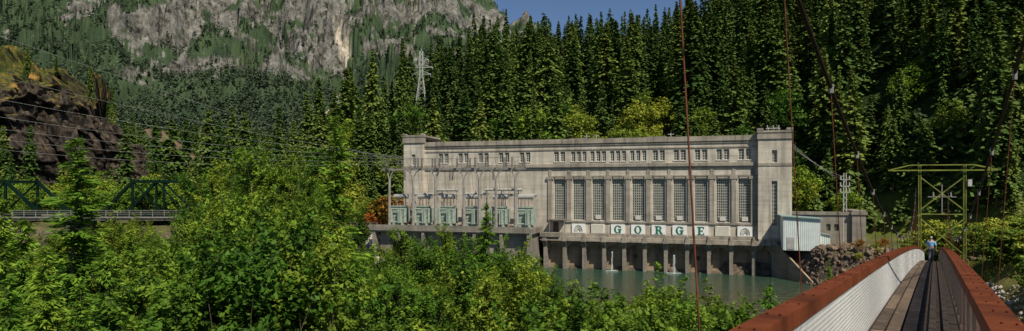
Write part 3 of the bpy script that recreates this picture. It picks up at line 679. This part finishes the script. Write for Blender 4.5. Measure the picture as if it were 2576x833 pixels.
for k,(u0,u1,z) in enumerate([(3.5,10.5,14.9),(9,14,15.8),(15,20.5,15.0),(20,28,15.9),(23,31,14.8)]):
    b=MB();b.cyl((u0,0,0),(u1,0,0),.28,.28,10)
    for q in(u0+.4,(u0+u1)/2,u1-.4): b.bar((q,.0,-.3),(q,.0,-(z-8.4)),.14);b.cyl((q,0,.2),(q,0,.9),.13,.1,8)
    o=b.obj('bus_duct',M['steel'],loc=fw(0,-3.2-.5*(k%2),z),rz=RZ);top(o,'pale horizontal bus pipe on posts above the transformers','electrical pipe','bus pipes above the transformers')
GT=empty('switchyard_gantry',fw(0,-8.6,8.4),RZ);top(GT,'grey steel gantry with flared columns and dark insulators','electrical gantry')
cb=MB();cb.cyl((0,0,0),(0,0,9.6),.34,.26,8)
for s_ in(-1,1):
    P=[(0,0,9.4),(s_*.3,0,10.4),(s_*.7,0,11.1),(s_*1.3,0,11.5)];cb.tube(P,.14,6)
cb.box2(-.4,.4,-.4,.4,0,.2);cm=cb.mesh('column',[nm('pale_gantry_paint',(.2,.18,.16),(.33,.3,.27),1,.6,0)])
cus=[.6,6,11,17.2,20.5,24,28]
for u in cus:
    o=link(bpy.data.objects.new('column',cm),GT);o.location=(u,0,0)
b=MB();b.bar((-1.2,0,11.65),(29.8,0,11.65),.3,.38);b.bar((-1.2,1.4,11.65),(29.8,1.4,11.65),.16,.22)
for u in cus: b.bar((u,-1.2,11.92),(u,1.9,11.92),.12,.15)
b.obj('beam',M['gsteel'],GT)
ib=MB()
for k in range(8): ib.cyl((0,0,k*.23),(0,0,k*.23+.13),.24,.16,8)
ib.cyl((0,0,0),(0,0,2.05),.06,.06,6);im=ib.mesh('insulator',[M['black']])
g=random.Random(3)
for k in range(17):
    for v in((-.9,) if k%2 else (0,1.4)):
        o=link(bpy.data.objects.new('insulator',im),GT);o.location=(-1.2+k*1.92,v,11.9+g.uniform(0,.15))
        if k%5==3: o.location.z=9.4
b=MB()
for k in range(16):
    u=-1+k*1.92;z=13.9
    pts=[(u,-.9*(k%2),z),(u+g.uniform(.1,.5),.5,z-2.2),(u+g.uniform(-.3,.3),2.0,6.0+g.uniform(-1,1.5))];b.tube(pts,.025,4)
b.tube([(-1,0,13.95),(14,0,13.75),(29.8,0,13.95)],.03,4);b.obj('jumper_wire',M['cable'],GT)
def sag(p,q,s,n=22):
    p=Vector(p);q=Vector(q);return [p.lerp(q,i/n)-Vector((0,0,s*4*(i/n)*(1-i/n))) for i in range(n+1)]
for k,(zl,yl,u,zz) in enumerate([(42,98,1,22),(35.5,100,6,22),(31.5,100,9,22.3),(28.5,100,12,22.3),(26.7,102,15,22.3),(25,103,18,22.2),(23.3,104,22,22.2)]):
    b=MB();b.tube(sag((-.87*yl,yl,zl),fw(u,-8.6,zz),.8+.25*k),.017,4);o=b.obj('power_line',M['wire']);top(o,'thin overhead power line running to the gantry','power line','power lines above the river')
pole=Vector((60.2,115,0))
for k,dz in enumerate((0,.5,1.0)):
    b=MB();b.tube(sag(fw(75.2+.6*k,1,28),(pole.x+.3*k-.3,pole.y,18.3-dz),1.2),.018,4);o=b.obj('power_line',M['wire']);top(o,'thin power line from the powerhouse tower to a mast','power line','power lines above the annex')
b=MB();b.tube(sag(fw(8,2,27),fw(74.5,1,28),.8),.018,4);o=b.obj('power_line',M['cable']);top(o,'thin power line strung along the powerhouse roof','power line')
b=MB()
for dx in(-.35,.35):
    b.bar((dx,0,0),(dx*.6,0,13),.12)
for k in range(12): b.bar((-.34 if k%2 else .34,0,k),(.32 if k%2 else -.32,0,k+1),.07)
for z in(9.5,10.6,11.8):
    b.bar((-.9,0,z),(.9,0,z),.12)
    for dx in(-.8,.8): b.cyl((dx,0,z),(dx,0,z+.7),.13,.1,7)
o=b.obj('electrical_mast',M['steel'],loc=(pole.x,pole.y,6));top(o,'slim grey steel mast with insulators behind the annex','electrical mast')
pyl=nm('pale_pylon_steel',(.36,.37,.34),(.46,.48,.44),1,.6,0)
def pylon(x,y,H,sc):
    z=T(x,y);b=MB();w0,w1=2.3,.55
    c=lambda t,sx,sy:Vector((sx*(w0+(w1-w0)*min(1,t/.62)),sy*(w0+(w1-w0)*min(1,t/.62)),H*t))
    S=[(-1,-1),(1,-1),(1,1),(-1,1)];n=11
    for k in range(n):
        t0,t1=k/n,(k+1)/n
        for i in range(4):
            a,d=S[i],S[(i+1)%4];b.bar(c(t0,*a),c(t1,*a),.17);b.bar(c(t0,*a),c(t1,*d),.1);b.bar(c(t0,*d),c(t1,*a),.1)
    for dz,l in((8.5,3.6),(6,4.4),(3.2,2.8)):
        t=(H-dz)/H
        for s_ in(-1,1):
            b.bar((0,0,H*t),(s_*l,0,H*t),.18);b.bar((0,0,H*t+1.2),(s_*l,0,H*t),.13)
            b.cyl((s_*l*.95,0,H*t),(s_*l*.95,0,H*t-1.0),.1,.1,6)
    b.bar((0,0,H),(0,0,H+.8),.2)
    o=b.obj('transmission_tower',pyl,loc=(x,y,z));o.scale=(sc,)*3;top(o,'pale lattice transmission tower rising above the conifers','transmission tower','transmission towers on the ridge')
yp=235;xp=-.1425*yp;zp=T(xp,yp);pylon(xp,yp,(E+348/F*yp-zp)-1,1.0)
yp=330;xp=-.112*yp;zp=T(xp,yp);pylon(xp,yp,(E+338/F*yp-zp)-1,1.0)
b=MB()
for k in range(15):
    b.bar((-20+k*1.6,0,0),(-20+k*1.6,0,2.4),.09)
b.bar((-20,0,2.4),(2.4,0,2.4),.07);b.bar((-20,0,.2),(2.4,0,.2),.05)
for k in range(75): b.bar((-20+k*.3,0,.2),(-20+k*.3,0,2.4),.02)
zf=T(*fw(-12,-8)[:2]);o=b.obj('chain_link_fence',M['gsteel'],loc=fw(-5,-8,max(zf,6.5)),rz=RZ);top(o,'grey chain-link fence with posts beside the platform','fence')
# ---------------------------------------------------------------- green truss road bridge
RB=empty('road_bridge',(-100,120,11.3));top(RB,'dark green steel truss road bridge with grey deck railing','bridge')
def truss(x0,x1,y,Ht=6.2):
    b=MB();n=6;st=(x1-x0)/n
    b.bar((x0,y,0),(x1,y,0),.55,.6);P=[(x0,y,.0)]+[(x0+st*k,y,Ht) for k in range(1,n)]+[(x1,y,0)]
    for p,q in zip(P[:-1],P[1:]): b.bar(p,q,.5,.55)
    for k in range(1,n):
        b.bar((x0+st*k,y,0),(x0+st*k,y,Ht),.34)
        if k<n-1:
            if k<n/2: b.bar((x0+st*k,y,Ht),(x0+st*(k+1),y,0),.24)
            else: b.bar((x0+st*k,y,0),(x0+st*(k+1),y,Ht),.24)
    b.obj('truss',M['truss'],RB)
    return [x0+st*k for k in range(1,n)]
for x0,x1 in((22.5,58),(-28,11)):
    for y in(0,8): tt=truss(x0,x1,y)
    b=MB()
    for i,x in enumerate(tt):
        b.bar((x,0,6.2),(x,8,6.2),.22)
        if i<len(tt)-1: b.bar((x,0,6.25),(tt[i+1],8,6.25),.12);b.bar((x,8,6.2),(tt[i+1],0,6.2),.12)
    b.obj('top_bracing',M['truss'],RB)
b=MB();b.box2(-60,60,.4,7.6,-.9,-.45);b.box2(-60,60,.25,.4,-1.2,-.4)
for x in(-20,16.5,59): b.box2(x-1,x+1,.5,7.5,-12,-.9)
b.obj('deck',nm('dark_bridge_concrete',(.06,.055,.045),(.13,.12,.1),.5,.9,.2),RB)
b=MB()
for k in range(55): b.bar((-60+k*2.2,-.35,-.5),(-60+k*2.2,-.35,.75),.1)
for z in(.75,.4,.05): b.bar((-60,-.35,z),(59,-.35,z),.08)
b.box2(-60,59,-.5,-.3,-.7,-.45)
b.obj('railing',M['gsteel'],RB)
# ---------------------------------------------------------------- footbridge
SN,CS=.5534,.8329
def zd(s): return E-1.7-.068*s+.021*s-.00038*s*s
def BP(s,l,h): return (s*SN-l*CS,s*CS+l*SN,zd(s)+h)
FB=empty('footbridge',(0,0,0));top(FB,'suspension footbridge with timber deck, rust red rails and white mesh','footbridge')
SS=list(np.arange(-4,81,1.5))
def strip(b,l0,l1,h0,h1,ss_=SS,mi=0):
    for a,c in zip(ss_[:-1],ss_[1:]):
        P=[BP(s,l,h) for s in(a,c) for h in(h0,h1) for l in(l0,l1)]
        for q in((0,1,5,4),(2,6,7,3),(0,4,6,2),(1,3,7,5)): b.face([P[k] for k in q],mi)
    for s in(ss_[0],ss_[-1]): b.face([BP(s,l0,h0),BP(s,l1,h0),BP(s,l1,h1),BP(s,l0,h1)],mi)
LI,RI,CW,CR=.86,-.3,.165,.21
for l0,l1 in((LI,LI+CW),(RI-CR,RI)):
    b=MB();strip(b,l0,l1,1.0,1.03);ou=(l1-.02,l1) if l0>0 else (l0,l0+.02);iu=(l0,l0+.02) if l0>0 else (l1-.02,l1)
    strip(b,*ou,.86,.998);strip(b,*iu,.9,.998)
    for s in np.arange(-2,60,.75):
        for dl in(.04,.125):
            p=Vector(BP(s,l0+dl,1.03));b.cyl(p,p+Vector((0,0,.012)),.011,.011,6)
    b.obj('rail_cap',M['rust'],FB)
for l in(LI+.1,RI-.1):
    b=MB()
    for s in np.arange(-3,80,1.5): b.bar(BP(s,l,-.1),BP(s,l,.995),.06,.06)
    strip(b,l-.04,l+.04,-.12,.02);b.obj('rail_post',M['rustdark'],FB)
for l in(LI+.03,RI-.03):
    V=[];st=.055 if l>0 else .075;hh=.9;g_=.0125 if l>0 else .0045  # right-hand strands thinned and spread so the unlit side reads darker
    for dr in(1,-1):
        for s in np.arange(-3,80,st):
            s0,s1=(s,s+hh*.55);h0,h1=(.0,hh) if dr>0 else (hh,.0)
            lo=l+.003*dr
            V+= [BP(s0-g_,lo,h0),BP(s0+g_,lo,h0),BP(s1+g_,lo,h1),BP(s1-g_,lo,h1)]
    me=npmesh('wire_mesh',V,quadsF(len(V)//4),[M['meshwhite'] if l>0 else nm('shaded_white_wire',(.35,.33,.3),(.45,.43,.4),4,.6,0)]);link(bpy.data.objects.new('wire_mesh',me),FB)  # right mesh is white wire painted grey as its shaded side
m,nt,N,L,B=newmat('weathered_and_shaded_deck_timber')
at=N.new('ShaderNodeAttribute');at.attribute_name='tint'
n1=noiseN(N,L,3,8);n2=noiseN(N,L,22,6)
c=ramp(N,L,n1,[(.3,(.14,.09,.055)),(.7,(.37,.25,.165))]);c=mix(N,L,.75,c,ramp(N,L,n2,[(.38,(.15,.15,.15)),(.62,(1,1,1))]),'MULTIPLY')
c=mix(N,L,.85,c,ramp(N,L,at.outputs['Fac'],[(0,(.06,.055,.05)),(.3,(.16,.145,.13)),(1,(1,1,1))]),'MULTIPLY')  # tint varies the boards and also carries painted shade
L.new(c,B.inputs['Base Color']);B.inputs['Roughness'].default_value=.85
bp=N.new('ShaderNodeBump');bp.inputs['Strength'].default_value=.5;bp.inputs['Distance'].default_value=.01;L.new(n2,bp.inputs['Height']);L.new(bp.outputs[0],B.inputs['Normal'])
V=[];tn=[];g=random.Random(5)
def plankbox(s0,s1,l0,l1,h0,h1,t):
    n=max(1,int((s1-s0)/1.2))
    for k in range(n):
        a=s0+(s1-s0)*k/n;c_=s0+(s1-s0)*(k+1)/n;P=[BP(s,l,h) for s in(a,c_) for h in(h0,h1) for l in(l0,l1)]
        for q in((2,6,7,3),(0,4,6,2),(1,3,7,5),(0,2,3,1),(4,5,7,6)): V.extend(P[i] for i in q);tn.append(t)
s=-4
while s<81:
    plankbox(s,s+.185,RI-.03,LI+.03,-.05,0,g.random()*.3);s+=.2  # lower cross planks toned dark, their shade put into the tint
for l0,w in((.66,.19),(.45,.2),(.24,.2),(-.02,.12),(-.2,.1)):
    s=-4-g.random()*3
    while s<81:
        ln=g.uniform(2.4,4);plankbox(max(s,-4),min(s+ln-.02,81),l0,l0+w-.02,.003,.045+g.uniform(0,.008),.35+.65*g.random() if l0>.1 else .2*g.random());s+=ln  # right-hand boards painted dark as the right rail's shadow
me=npmesh('deck',V,quadsF(len(V)//4),[m],tint=tn);link(bpy.data.objects.new('deck',me),FB)
for s in np.arange(-3,80,3):
    b=MB();b.bar(BP(s,LI+.5,-.2),BP(s,RI-.52,-.2),.14,.2);b.obj('floor_beam',M['rustdark'],FB)
def cab(s,side):
    t=(s-38.9)/39;c=1.12+.25*t*t;l=.24+side*c
    return Vector((s*SN-l*CS,s*CS+l*SN,E-.068*s+.0035*(s-38.9)**2))
for sd in(1,-1):
    b=MB();b.tube([cab(s,sd) for s in np.arange(-8,78.1,1.2)],.035 if sd>0 else .024,7);b.obj('main_cable',M['cable'],FB)
    hs=[.4+k*4.1 for k in range(0,19)]
    for s in hs:
        ct=cab(s-.25-.03*min(s,20),sd);bot=Vector(BP(s,(LI+.47) if sd>0 else (RI-.48),-.15));rr_=(.0065+.00015*s)*(1 if sd>0 else .75)
        b=MB();b.cyl(bot,ct,rr_,rr_,6);b.obj('hanger_rod',M['rod'],FB)
        b=MB();k=1 if sd>0 else .7;b.cyl(ct-Vector((0,0,.1)),ct+Vector((0,0,.05)),.045*k,.05*k,7);b.obj('cable_clamp',M['gsteel'],FB)
# far tower
tz=8.3;tc=Vector(BP(78.5,.2,0));tc.z=tz
TW=empty('bridge_tower',(tc.x+1.0,tc.y,tz),-math.atan2(SN,CS)+.35);top(TW,'yellow-green steel tower frame with wide crossarm at the footbridge end','steel tower')
th=E+1.75-tz
b=MB();lx=2.05
for x in(-lx,lx):
    for dx in(-.1,.1): b.bar((x+dx,0,-.5),(x+dx,0,th+.5),.07,.18)
b.obj('leg',[M['towerg']],TW)
b=MB();cc=[(th*.93,th*.58),(th*.5,th*.12)]
for a,c in cc: b.bar((-lx,0,a),(lx,0,c),.08,.1);b.bar((lx,.0,a),(-lx,0,c),.09,.09)
b.bar((-lx,0,th*.54),(lx,0,th*.54),.09,.1);b.obj('brace',M['towerg'],TW)
b=MB()
for y in(-.3,.3):
    b.bar((-4.9,y,th-.05),(4.9,y,th-.05),.1,.12);b.bar((-2.9,y,th+.5),(2.9,y,th+.5),.08,.09)
    for s_ in(-1,1): b.bar((s_*2.9,y,th+.5),(s_*4.9,y,th),.07,.07)
b.obj('crossarm',M['towerg'],TW)
b=MB();b.box2(2.25,2.6,-.3,.2,th-1.7,th-1.0);b.obj('junction_box',M['steel'],TW)
b=MB()
for x in(-.8,0,.8): b.cyl((x,0,th*.72),(x,0,th*.72+.5),.1,.07,7)
b.bar((-1.3,0,th*.72),(1.3,0,th*.72),.08);b.bar((0,0,th*.54),(0,0,th*.85),.08);b.obj('insulator',M['gsteel'],TW)
# ---------------------------------------------------------------- people
def skin(name,verts,edges,rad,mat,parent,sub=2):
    me=bpy.data.meshes.new(name);me.from_pydata(verts,edges,[]);me.materials.append(mat)
    o=bpy.data.objects.new(name,me);link(o,parent)
    md=o.modifiers.new('s','SKIN');sv=me.skin_vertices[0].data if me.skin_vertices else None
    if sv is None:
        bpy.context.view_layer.objects.active=o;bpy.ops.object.modifier_remove(modifier='s');md=o.modifiers.new('s','SKIN');sv=me.skin_vertices[0].data
    for i,r in enumerate(rad):
        sv[i].radius=(r,r) if not isinstance(r,tuple) else r
    sv[0].use_root=True
    s2=o.modifiers.new('d','SUBSURF');s2.levels=sub;s2.render_levels=sub
    return o
skinm=nm('skin',(.45,.26,.18),(.5,.3,.2),4,.5,0);hairm=nm('grey_hair',(.45,.43,.4),(.6,.58,.55),20,.8,.2)
shirtb=nm('blue_shirt_cloth',(.16,.36,.58),(.22,.44,.66),6,.8,.1);pant=nm('trouser_cloth',(.04,.045,.06),(.07,.075,.1),6,.8,.1)
def person(s,l,shirt,hair,label,ph=1,sc=1):
    x,y,z=BP(s,l,.05);e=empty('person',(x,y,z),-math.atan2(SN,CS),sc);top(e,label,'person')
    st=.2*ph
    J=[(0,0,.95),(0,0,1.12),(0,0,1.3),(0,0,1.44),(0,.01,1.52),(0,.02,1.6),(0,.03,1.7)];R=[.13,.13,.15,.11,.055,.085,.07]
    Ed=[(i,i+1) for i in range(6)]
    def add(p,r,par): J.append(p);R.append(r);Ed.append((par,len(J)-1));return len(J)-1
    arms=[];legs=[]
    for sx in(-1,1):
        sh=add((sx*.19,0,1.4),.06,3);el=add((sx*.29,-.03-.05*sx*ph,1.14),.043,sh);wr=add((sx*.29,.1-.1*sx*ph,.93),.03,el);pm=add((sx*.29,.13-.1*sx*ph,.86),.034,wr);arms.append((sh,el,wr))
        for k,(dx,ln) in enumerate([(-.03,.06),(-.01,.08),(.01,.085),(.03,.07)]):
            f=add((sx*.29+dx*.3,.14+dx-.1*sx*ph,.82),.009,pm);add((sx*.29+dx*.3-sx*.02,.14+dx-.1*sx*ph,.82-ln*.7),.008,f)
        add((sx*.26,.17-.1*sx*ph,.84),.011,pm)
        hp=add((sx*.09,0,.9),.095,0);kn=add((sx*.1,.06+.5*st*sx,.5),.06,hp);an=add((sx*.1,-.03+st*sx,.09),.04,kn);add((sx*.11,.12+st*sx,.04),.04,an);legs.append((hp,kn,an))
    skin('body',J,Ed,R,skinm,e)
    SJ=[(0,0,1.0),(0,0,1.15),(0,0,1.3),(0,0,1.44)];SR=[(.19,.15),(.185,.15),(.2,.15),(.13,.11)];SE=[(0,1),(1,2),(2,3)]
    for sh,el,wr in arms:
        a=len(SJ);SJ.append(J[sh]);SR.append(.085);SE.append((3,a));mid=tuple((p+q)/2 for p,q in zip(J[sh],J[el]));SJ.append(mid);SR.append(.075);SE.append((a,a+1));SJ.append(J[el]);SR.append(.065);SE.append((a+1,a+2))
    skin('shirt',SJ,SE,SR,shirt,e)
    PJ=[(0,0,.98)];PR=[(.17,.14)];PE=[]
    for hp,kn,an in legs:
        a=len(PJ);PJ+= [J[hp],J[kn],J[an]];PR+=[.115,.085,.07];PE+=[(0,a),(a,a+1),(a+1,a+2)]
    skin('trousers',PJ,PE,PR,pant,e)
    skin('hair',[(0,-.0,1.66),(0,-.01,1.72),(0,.04,1.745)],[(0,1),(1,2)],[.092,.092,.07],hair,e)
    for sx in(-.03,.03):
        b=MB();b.box2(sx-.011,sx+.011,.105,.118,1.655,1.67);b.obj('eye',M['black'],e)
    b=MB();b.bar((0,.1,1.655),(0,.135,1.62),.022);b.obj('nose',skinm,e);b=MB();b.bar((-.025,.105,1.585),(.025,.105,1.585),.012);b.obj('mouth',skinm,e)
    for a_ in legs:
        b=MB();p=J[a_[2]];b.box2(p[0]-.05,p[0]+.05,p[1]-.07,p[1]+.21,-.0,.085);b.obj('shoe',M['black'],e)
person(60,.22,shirtb,hairm,'person in a light blue shirt walking away over the footbridge',sc=1.08)
# ---------------------------------------------------------------- rocks
bm=bmesh.new();bmesh.ops.create_icosphere(bm,subdivisions=2,radius=1);rv=np.array([v.co[:] for v in bm.verts]);rf=np.array([[v.index for v in f.verts] for f in bm.faces]);bm.free()
def rocks(name,pts,s0,s1,mat,label):
    VV=[];FF=[];n=0
    pts=np.array(pts);zz=np.maximum(terr(pts[:,0],pts[:,1]),-.2)
    for (x,y),z in zip(pts,zz):
        s=rng.uniform(s0,s1)*rng.uniform(.6,1.3,3)
        V=rv.copy()
        for _ in range(5):
            nrm=rng.normal(size=3);nrm/=np.linalg.norm(nrm);dd=V@nrm;cut=rng.uniform(.35,.7);V-=np.maximum(dd-cut,0)[:,None]*nrm
        V=V*(.93+.14*rng.random(len(rv))[:,None])*s;a=rng.random()*6.28;V=np.stack([V[:,0]*math.cos(a)-V[:,1]*math.sin(a),V[:,0]*math.sin(a)+V[:,1]*math.cos(a),V[:,2]],1)
        V+= [x,y,z+.1*s[2]];VV.append(V);FF.append(rf+n);n+=len(rv)
    o=link(bpy.data.objects.new(name,npmesh(name,np.concatenate(VV),np.concatenate(FF),[mat])));top(o,label,'rocks',kind='stuff')
def along(P,n,d0,d1):
    out=[];P=np.array(P,float)
    for _ in range(n):
        k=rng.integers(len(P)-1);t=rng.random();p=P[k]+(P[k+1]-P[k])*t;d=P[k+1]-P[k];nv=np.array([-d[1],d[0]])/np.hypot(*d);out.append(p+nv*rng.uniform(d0,d1))
    return out
rocks('riprap',along([(50.2,110),(51.5,107),(54,98),(51,86),(47,77)],2100,-1,10),.12,.5,nm('dark_riprap',(.06,.042,.027),(.25,.175,.115),.6,.9,.6,dist=.1),'broken brown boulders lining the river bank')
rocks('pale_stones',along([(45,74),(41,62),(39,50),(47,35),(60,23)],3000,-1,6),.06,.24,nm('pale_gravel',(.3,.27,.22),(.52,.48,.42),.8,.9,.4),'pale rounded stones on the bank under the footbridge')
rocks('bank_boulders',along([(-45,137),(-32,132),(-18,127)],330,0,7),.4,1.2,nm('pale_boulder',(.3,.27,.22),(.6,.55,.48),.5,.9,.5),'pale boulders on the bank below the platform')
# grass tufts on far bank
n=60000;s_=rng.uniform(36,112,n);l_=rng.uniform(-46,14,n);gx=s_*SN-l_*CS;gy=s_*CS+l_*SN;u2,v2=uv_of(gx,gy);df=dline(gx,gy,FAR)
k_=(~inpoly(gx,gy,POLY))&(df>np.where(l_>0,8,4.5))&(gx/gy>.5)&((u2>93)|(v2<-8))&(fbm(gx/5,gy/5,3,9)>.4);gx,gy=gx[k_],gy[k_];gz=terr(gx,gy);n=len(gx)
a=rng.random(n)*6.28;wv=np.stack([np.cos(a),np.sin(a),0*a],1)*.08;h_=rng.uniform(.2,.6,n)[:,None];ln_=rng.normal(size=(n,3))*.12*[1,1,0];P=np.stack([gx,gy,gz-.05],1)
V=np.stack([P-wv,P+wv,P+wv*.3+ln_+h_*[0,0,1],P-wv*.3+ln_+h_*[0,0,1]],1).reshape(-1,3)
o=link(bpy.data.objects.new('grass',npmesh('grass',V,quadsF(n),[leafmat('dry_grass',(.08,.12,.015),(.34,.29,.07),0,.2,0)],tint=fbm(gx/6,gy/6,3)*.6+rng.random(n)*.4)));top(o,'dry golden green grass on the far bank','grass',kind='stuff')
# ---------------------------------------------------------------- near vegetation
PX_=[-60,0,60,130,200,280,400,470,530,590,640,700,740,800,860,900,1000,1100,1180,1250,1350,1420,1480,1580,1620,1680,1740,1800,1850,1900,1960]
PY_=[600,570,590,580,570,550,545,505,450,425,415,425,440,470,550,600,610,580,600,590,650,705,760,780,735,720,760,775,760,785,825]
def fg(px,Y,topy,tm,name,label,cat,group,hbase,sxy=1):
    x=(px-1288)/F*Y;zt2=E+(470-topy)/F*Y;g0=T(x,Y);h=zt2-g0
    if h<1.0: return
    plant(name,tm,(x,Y,g0-.1),h/hbase,label,cat,group,sxy=sxy)
cnt=0
for Y,step,off in((9,105,170),(12.5,90,100),(17,80,50),(23,70,20),(30,66,0),(38,66,0)):
    x=-60
    while x<1990:
        px=x+random.uniform(-28,28);o_=off if px<1420 else 0
        tp=np.interp(px,PX_,PY_)+o_*random.uniform(.3,1.3)+random.uniform(0,1)**2*(95 if px<1420 else 25)
        st_=step if px<1420 else step*.7
        if Y>24 and px>1420 or (px>1850 and Y>13): x+=step;continue
        if tp<900:
            Yj=Y*random.uniform(.93,1.08);h=E+(470-tp)/F*Yj-T((px-1288)/F*Yj,Yj)
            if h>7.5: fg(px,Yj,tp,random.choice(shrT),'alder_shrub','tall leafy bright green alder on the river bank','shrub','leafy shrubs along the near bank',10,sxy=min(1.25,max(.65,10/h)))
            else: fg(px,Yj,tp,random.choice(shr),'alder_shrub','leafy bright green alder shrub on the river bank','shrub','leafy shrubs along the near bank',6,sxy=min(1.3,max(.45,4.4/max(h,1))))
            cnt+=1
        x+=st_
for px,Y,tp,k,sx in((545,27,408,2,.95),(605,31,384,0,1.0),(665,25,380,1,.9),(725,29,392,2,1.0),(775,33,430,0,.9),(820,34,450,1,.9),(500,33,440,1,.9),(1010,27,575,1,.9),(1120,30,565,0,.9),(905,33,530,0,.9)):
    fg(px,Y,tp,shrT[k],'alder_shrub','tall leafy bright green alder on the river bank','shrub','leafy shrubs along the near bank',10,sxy=sx);cnt+=1
print('shrubs',cnt)
for px,Y,tp,k,sx in((190,12,322,0,1.0),(845,15,268,0,.75),(60,10,520,2,.9),(1225,24,502,1,.95),(1935,11,690,2,.8),(985,15,650,2,.9),(330,13,570,0,.8),(10,11,480,1,.8),(890,10.5,620,2,.9),(480,10,650,1,.9),(270,8.5,590,2,.8),(110,8,590,1,.8),(1020,10,720,0,.8),(1820,9,755,0,.6),(400,8,700,0,.8),(200,7.5,680,0,.8),(20,7.5,660,0,.8)):
    fg(px,Y,tp,sap[k],'fir_sapling','young fir with bright green drooping boughs on the river bank','young fir tree','young firs along the near bank',9.5,sxy=sx)
for px,Y,tp in((585,157,262),(540,162,330),(640,165,330),(760,150,330),(480,165,400),(700,170,300)):
    x=(px-1288)/F*Y;g0=T(x,Y)
    plant('conifer_tree',random.choice(con),(x,Y,g0),(E+(470-tp)/F*Y-g0)/28,'tall dark conifer beyond the river','tree','conifers beyond the river',sxy=.95)
for px,Y,s,tm in((880,150,1.1,mat_h[0]),(905,142,.8,mat_h[1]),(935,141,.75,mat_h[2]),(840,150,1.0,mat_g[0]),(790,160,1.2,mat_h[1])):
    x=(px-1288)/F*Y;plant('maple_tree',tm,(x,Y,T(x,Y)-.3),s,'yellow-green broadleaf tree near the fence','tree','broadleaf trees beyond the fence')
g=random.Random(21)
for k in range(70):
    Y=g.uniform(168,205);px=g.uniform(-20,640);x=(px-1288)/F*Y
    plant('maple_tree',g.choice(mat_g),(x,Y,T(x,Y)-.3),g.uniform(.75,1.3),'green broadleaf tree in the valley beyond the road bridge','tree','broadleaf trees beyond the road bridge')
for px,Y,s in((958,140,1.5),(985,139,1.7),(1008,141,1.6),(930,138,1.1)):
    x=(px-1288)/F*Y;plant('orange_shrub',org[0],(x,Y,T(x,Y)),s,'orange-leaved shrub beside the powerhouse','shrub','orange shrubs beside the powerhouse')
g=random.Random(11)
for k in range(110):
    s=g.uniform(80,116) if k<75 else g.uniform(70,98);l=g.uniform(-34,26) if k<75 else g.uniform(-34,-7);x=s*SN-l*CS;y=s*CS+l*SN
    u,v=uv_of(x,y)
    if (u<92 and v>-9) or x/y<.56: continue
    plant('garden_maple',g.choice(garden),(x,y,T(x,y)-.2),g.uniform(.8,1.9),'low layered yellow-green garden maple','shrub','garden maples on the far bank')
for k in range(12):
    x=g.uniform(56,65);y=g.uniform(96,109)
    plant('garden_shrub',g.choice([org[0]]+garden+garden),(x,y,T(x,y)-.1),g.uniform(.25,.45),'small rounded garden shrub on the bank','shrub','small shrubs on the far bank')
x,y=51.8,104;plant('fir_sapling',sap[2],(x,y,T(x,y)),.5,'small conical conifer on the rocky bank','young fir tree')
b=MB();b.cyl((0,0,0),(0,0,1.0),.3,.34,12);b.cyl((0,0,1.0),(0,0,1.12),.37,.3,12);b.cyl((0,0,1.12),(0,0,1.2),.3,.12,12)
x,y,z=BP(72,-3.2,0);o=b.obj('litter_bin',nm('green_bin_paint',(.0,.2,.1),(.0,.25,.13),3,.5,0),loc=(x,y,T(x,y)));top(o,'green litter bin on the grassy bank','litter bin')
# ---------------------------------------------------------------- light, sky, camera
S=Vector((.5,-.87,0)).normalized();el=math.radians(50);S=Vector((S.x*math.cos(el),S.y*math.cos(el),math.sin(el)))
ld=bpy.data.lights.new('sun','SUN');ld.energy=5;ld.angle=math.radians(.5);ld.color=(1,.93,.79);lo=bpy.data.objects.new('sun',ld);COL.objects.link(lo);lo.rotation_euler=S.to_track_quat('Z','Y').to_euler();lo.location=(0,0,200)
w=bpy.data.worlds.new('World');scene.world=w;w.use_nodes=True;nt=w.node_tree;bg=nt.nodes['Background'];sk=nt.nodes.new('ShaderNodeTexSky');sk.sky_type='NISHITA';sk.sun_disc=False;sk.sun_elevation=el;sk.sun_rotation=math.atan2(S.x,S.y);sk.altitude=1500;sk.air_density=.9;sk.dust_density=0;sk.ozone_density=4
nt.links.new(sk.outputs[0],bg.inputs[0]);bg.inputs[1].default_value=.08
cd=bpy.data.cameras.new('camera');cd.sensor_width=36;cd.lens=36*F/2576;cd.shift_y=53.5/2576;cd.clip_end=12000;cd.clip_start=.05
co=bpy.data.objects.new('camera',cd);COL.objects.link(co);co.location=(0,0,E);co.rotation_euler=(math.pi/2,0,0);scene.camera=co
scene.view_settings.view_transform='Standard';scene.view_settings.look='None';scene.view_settings.exposure=0
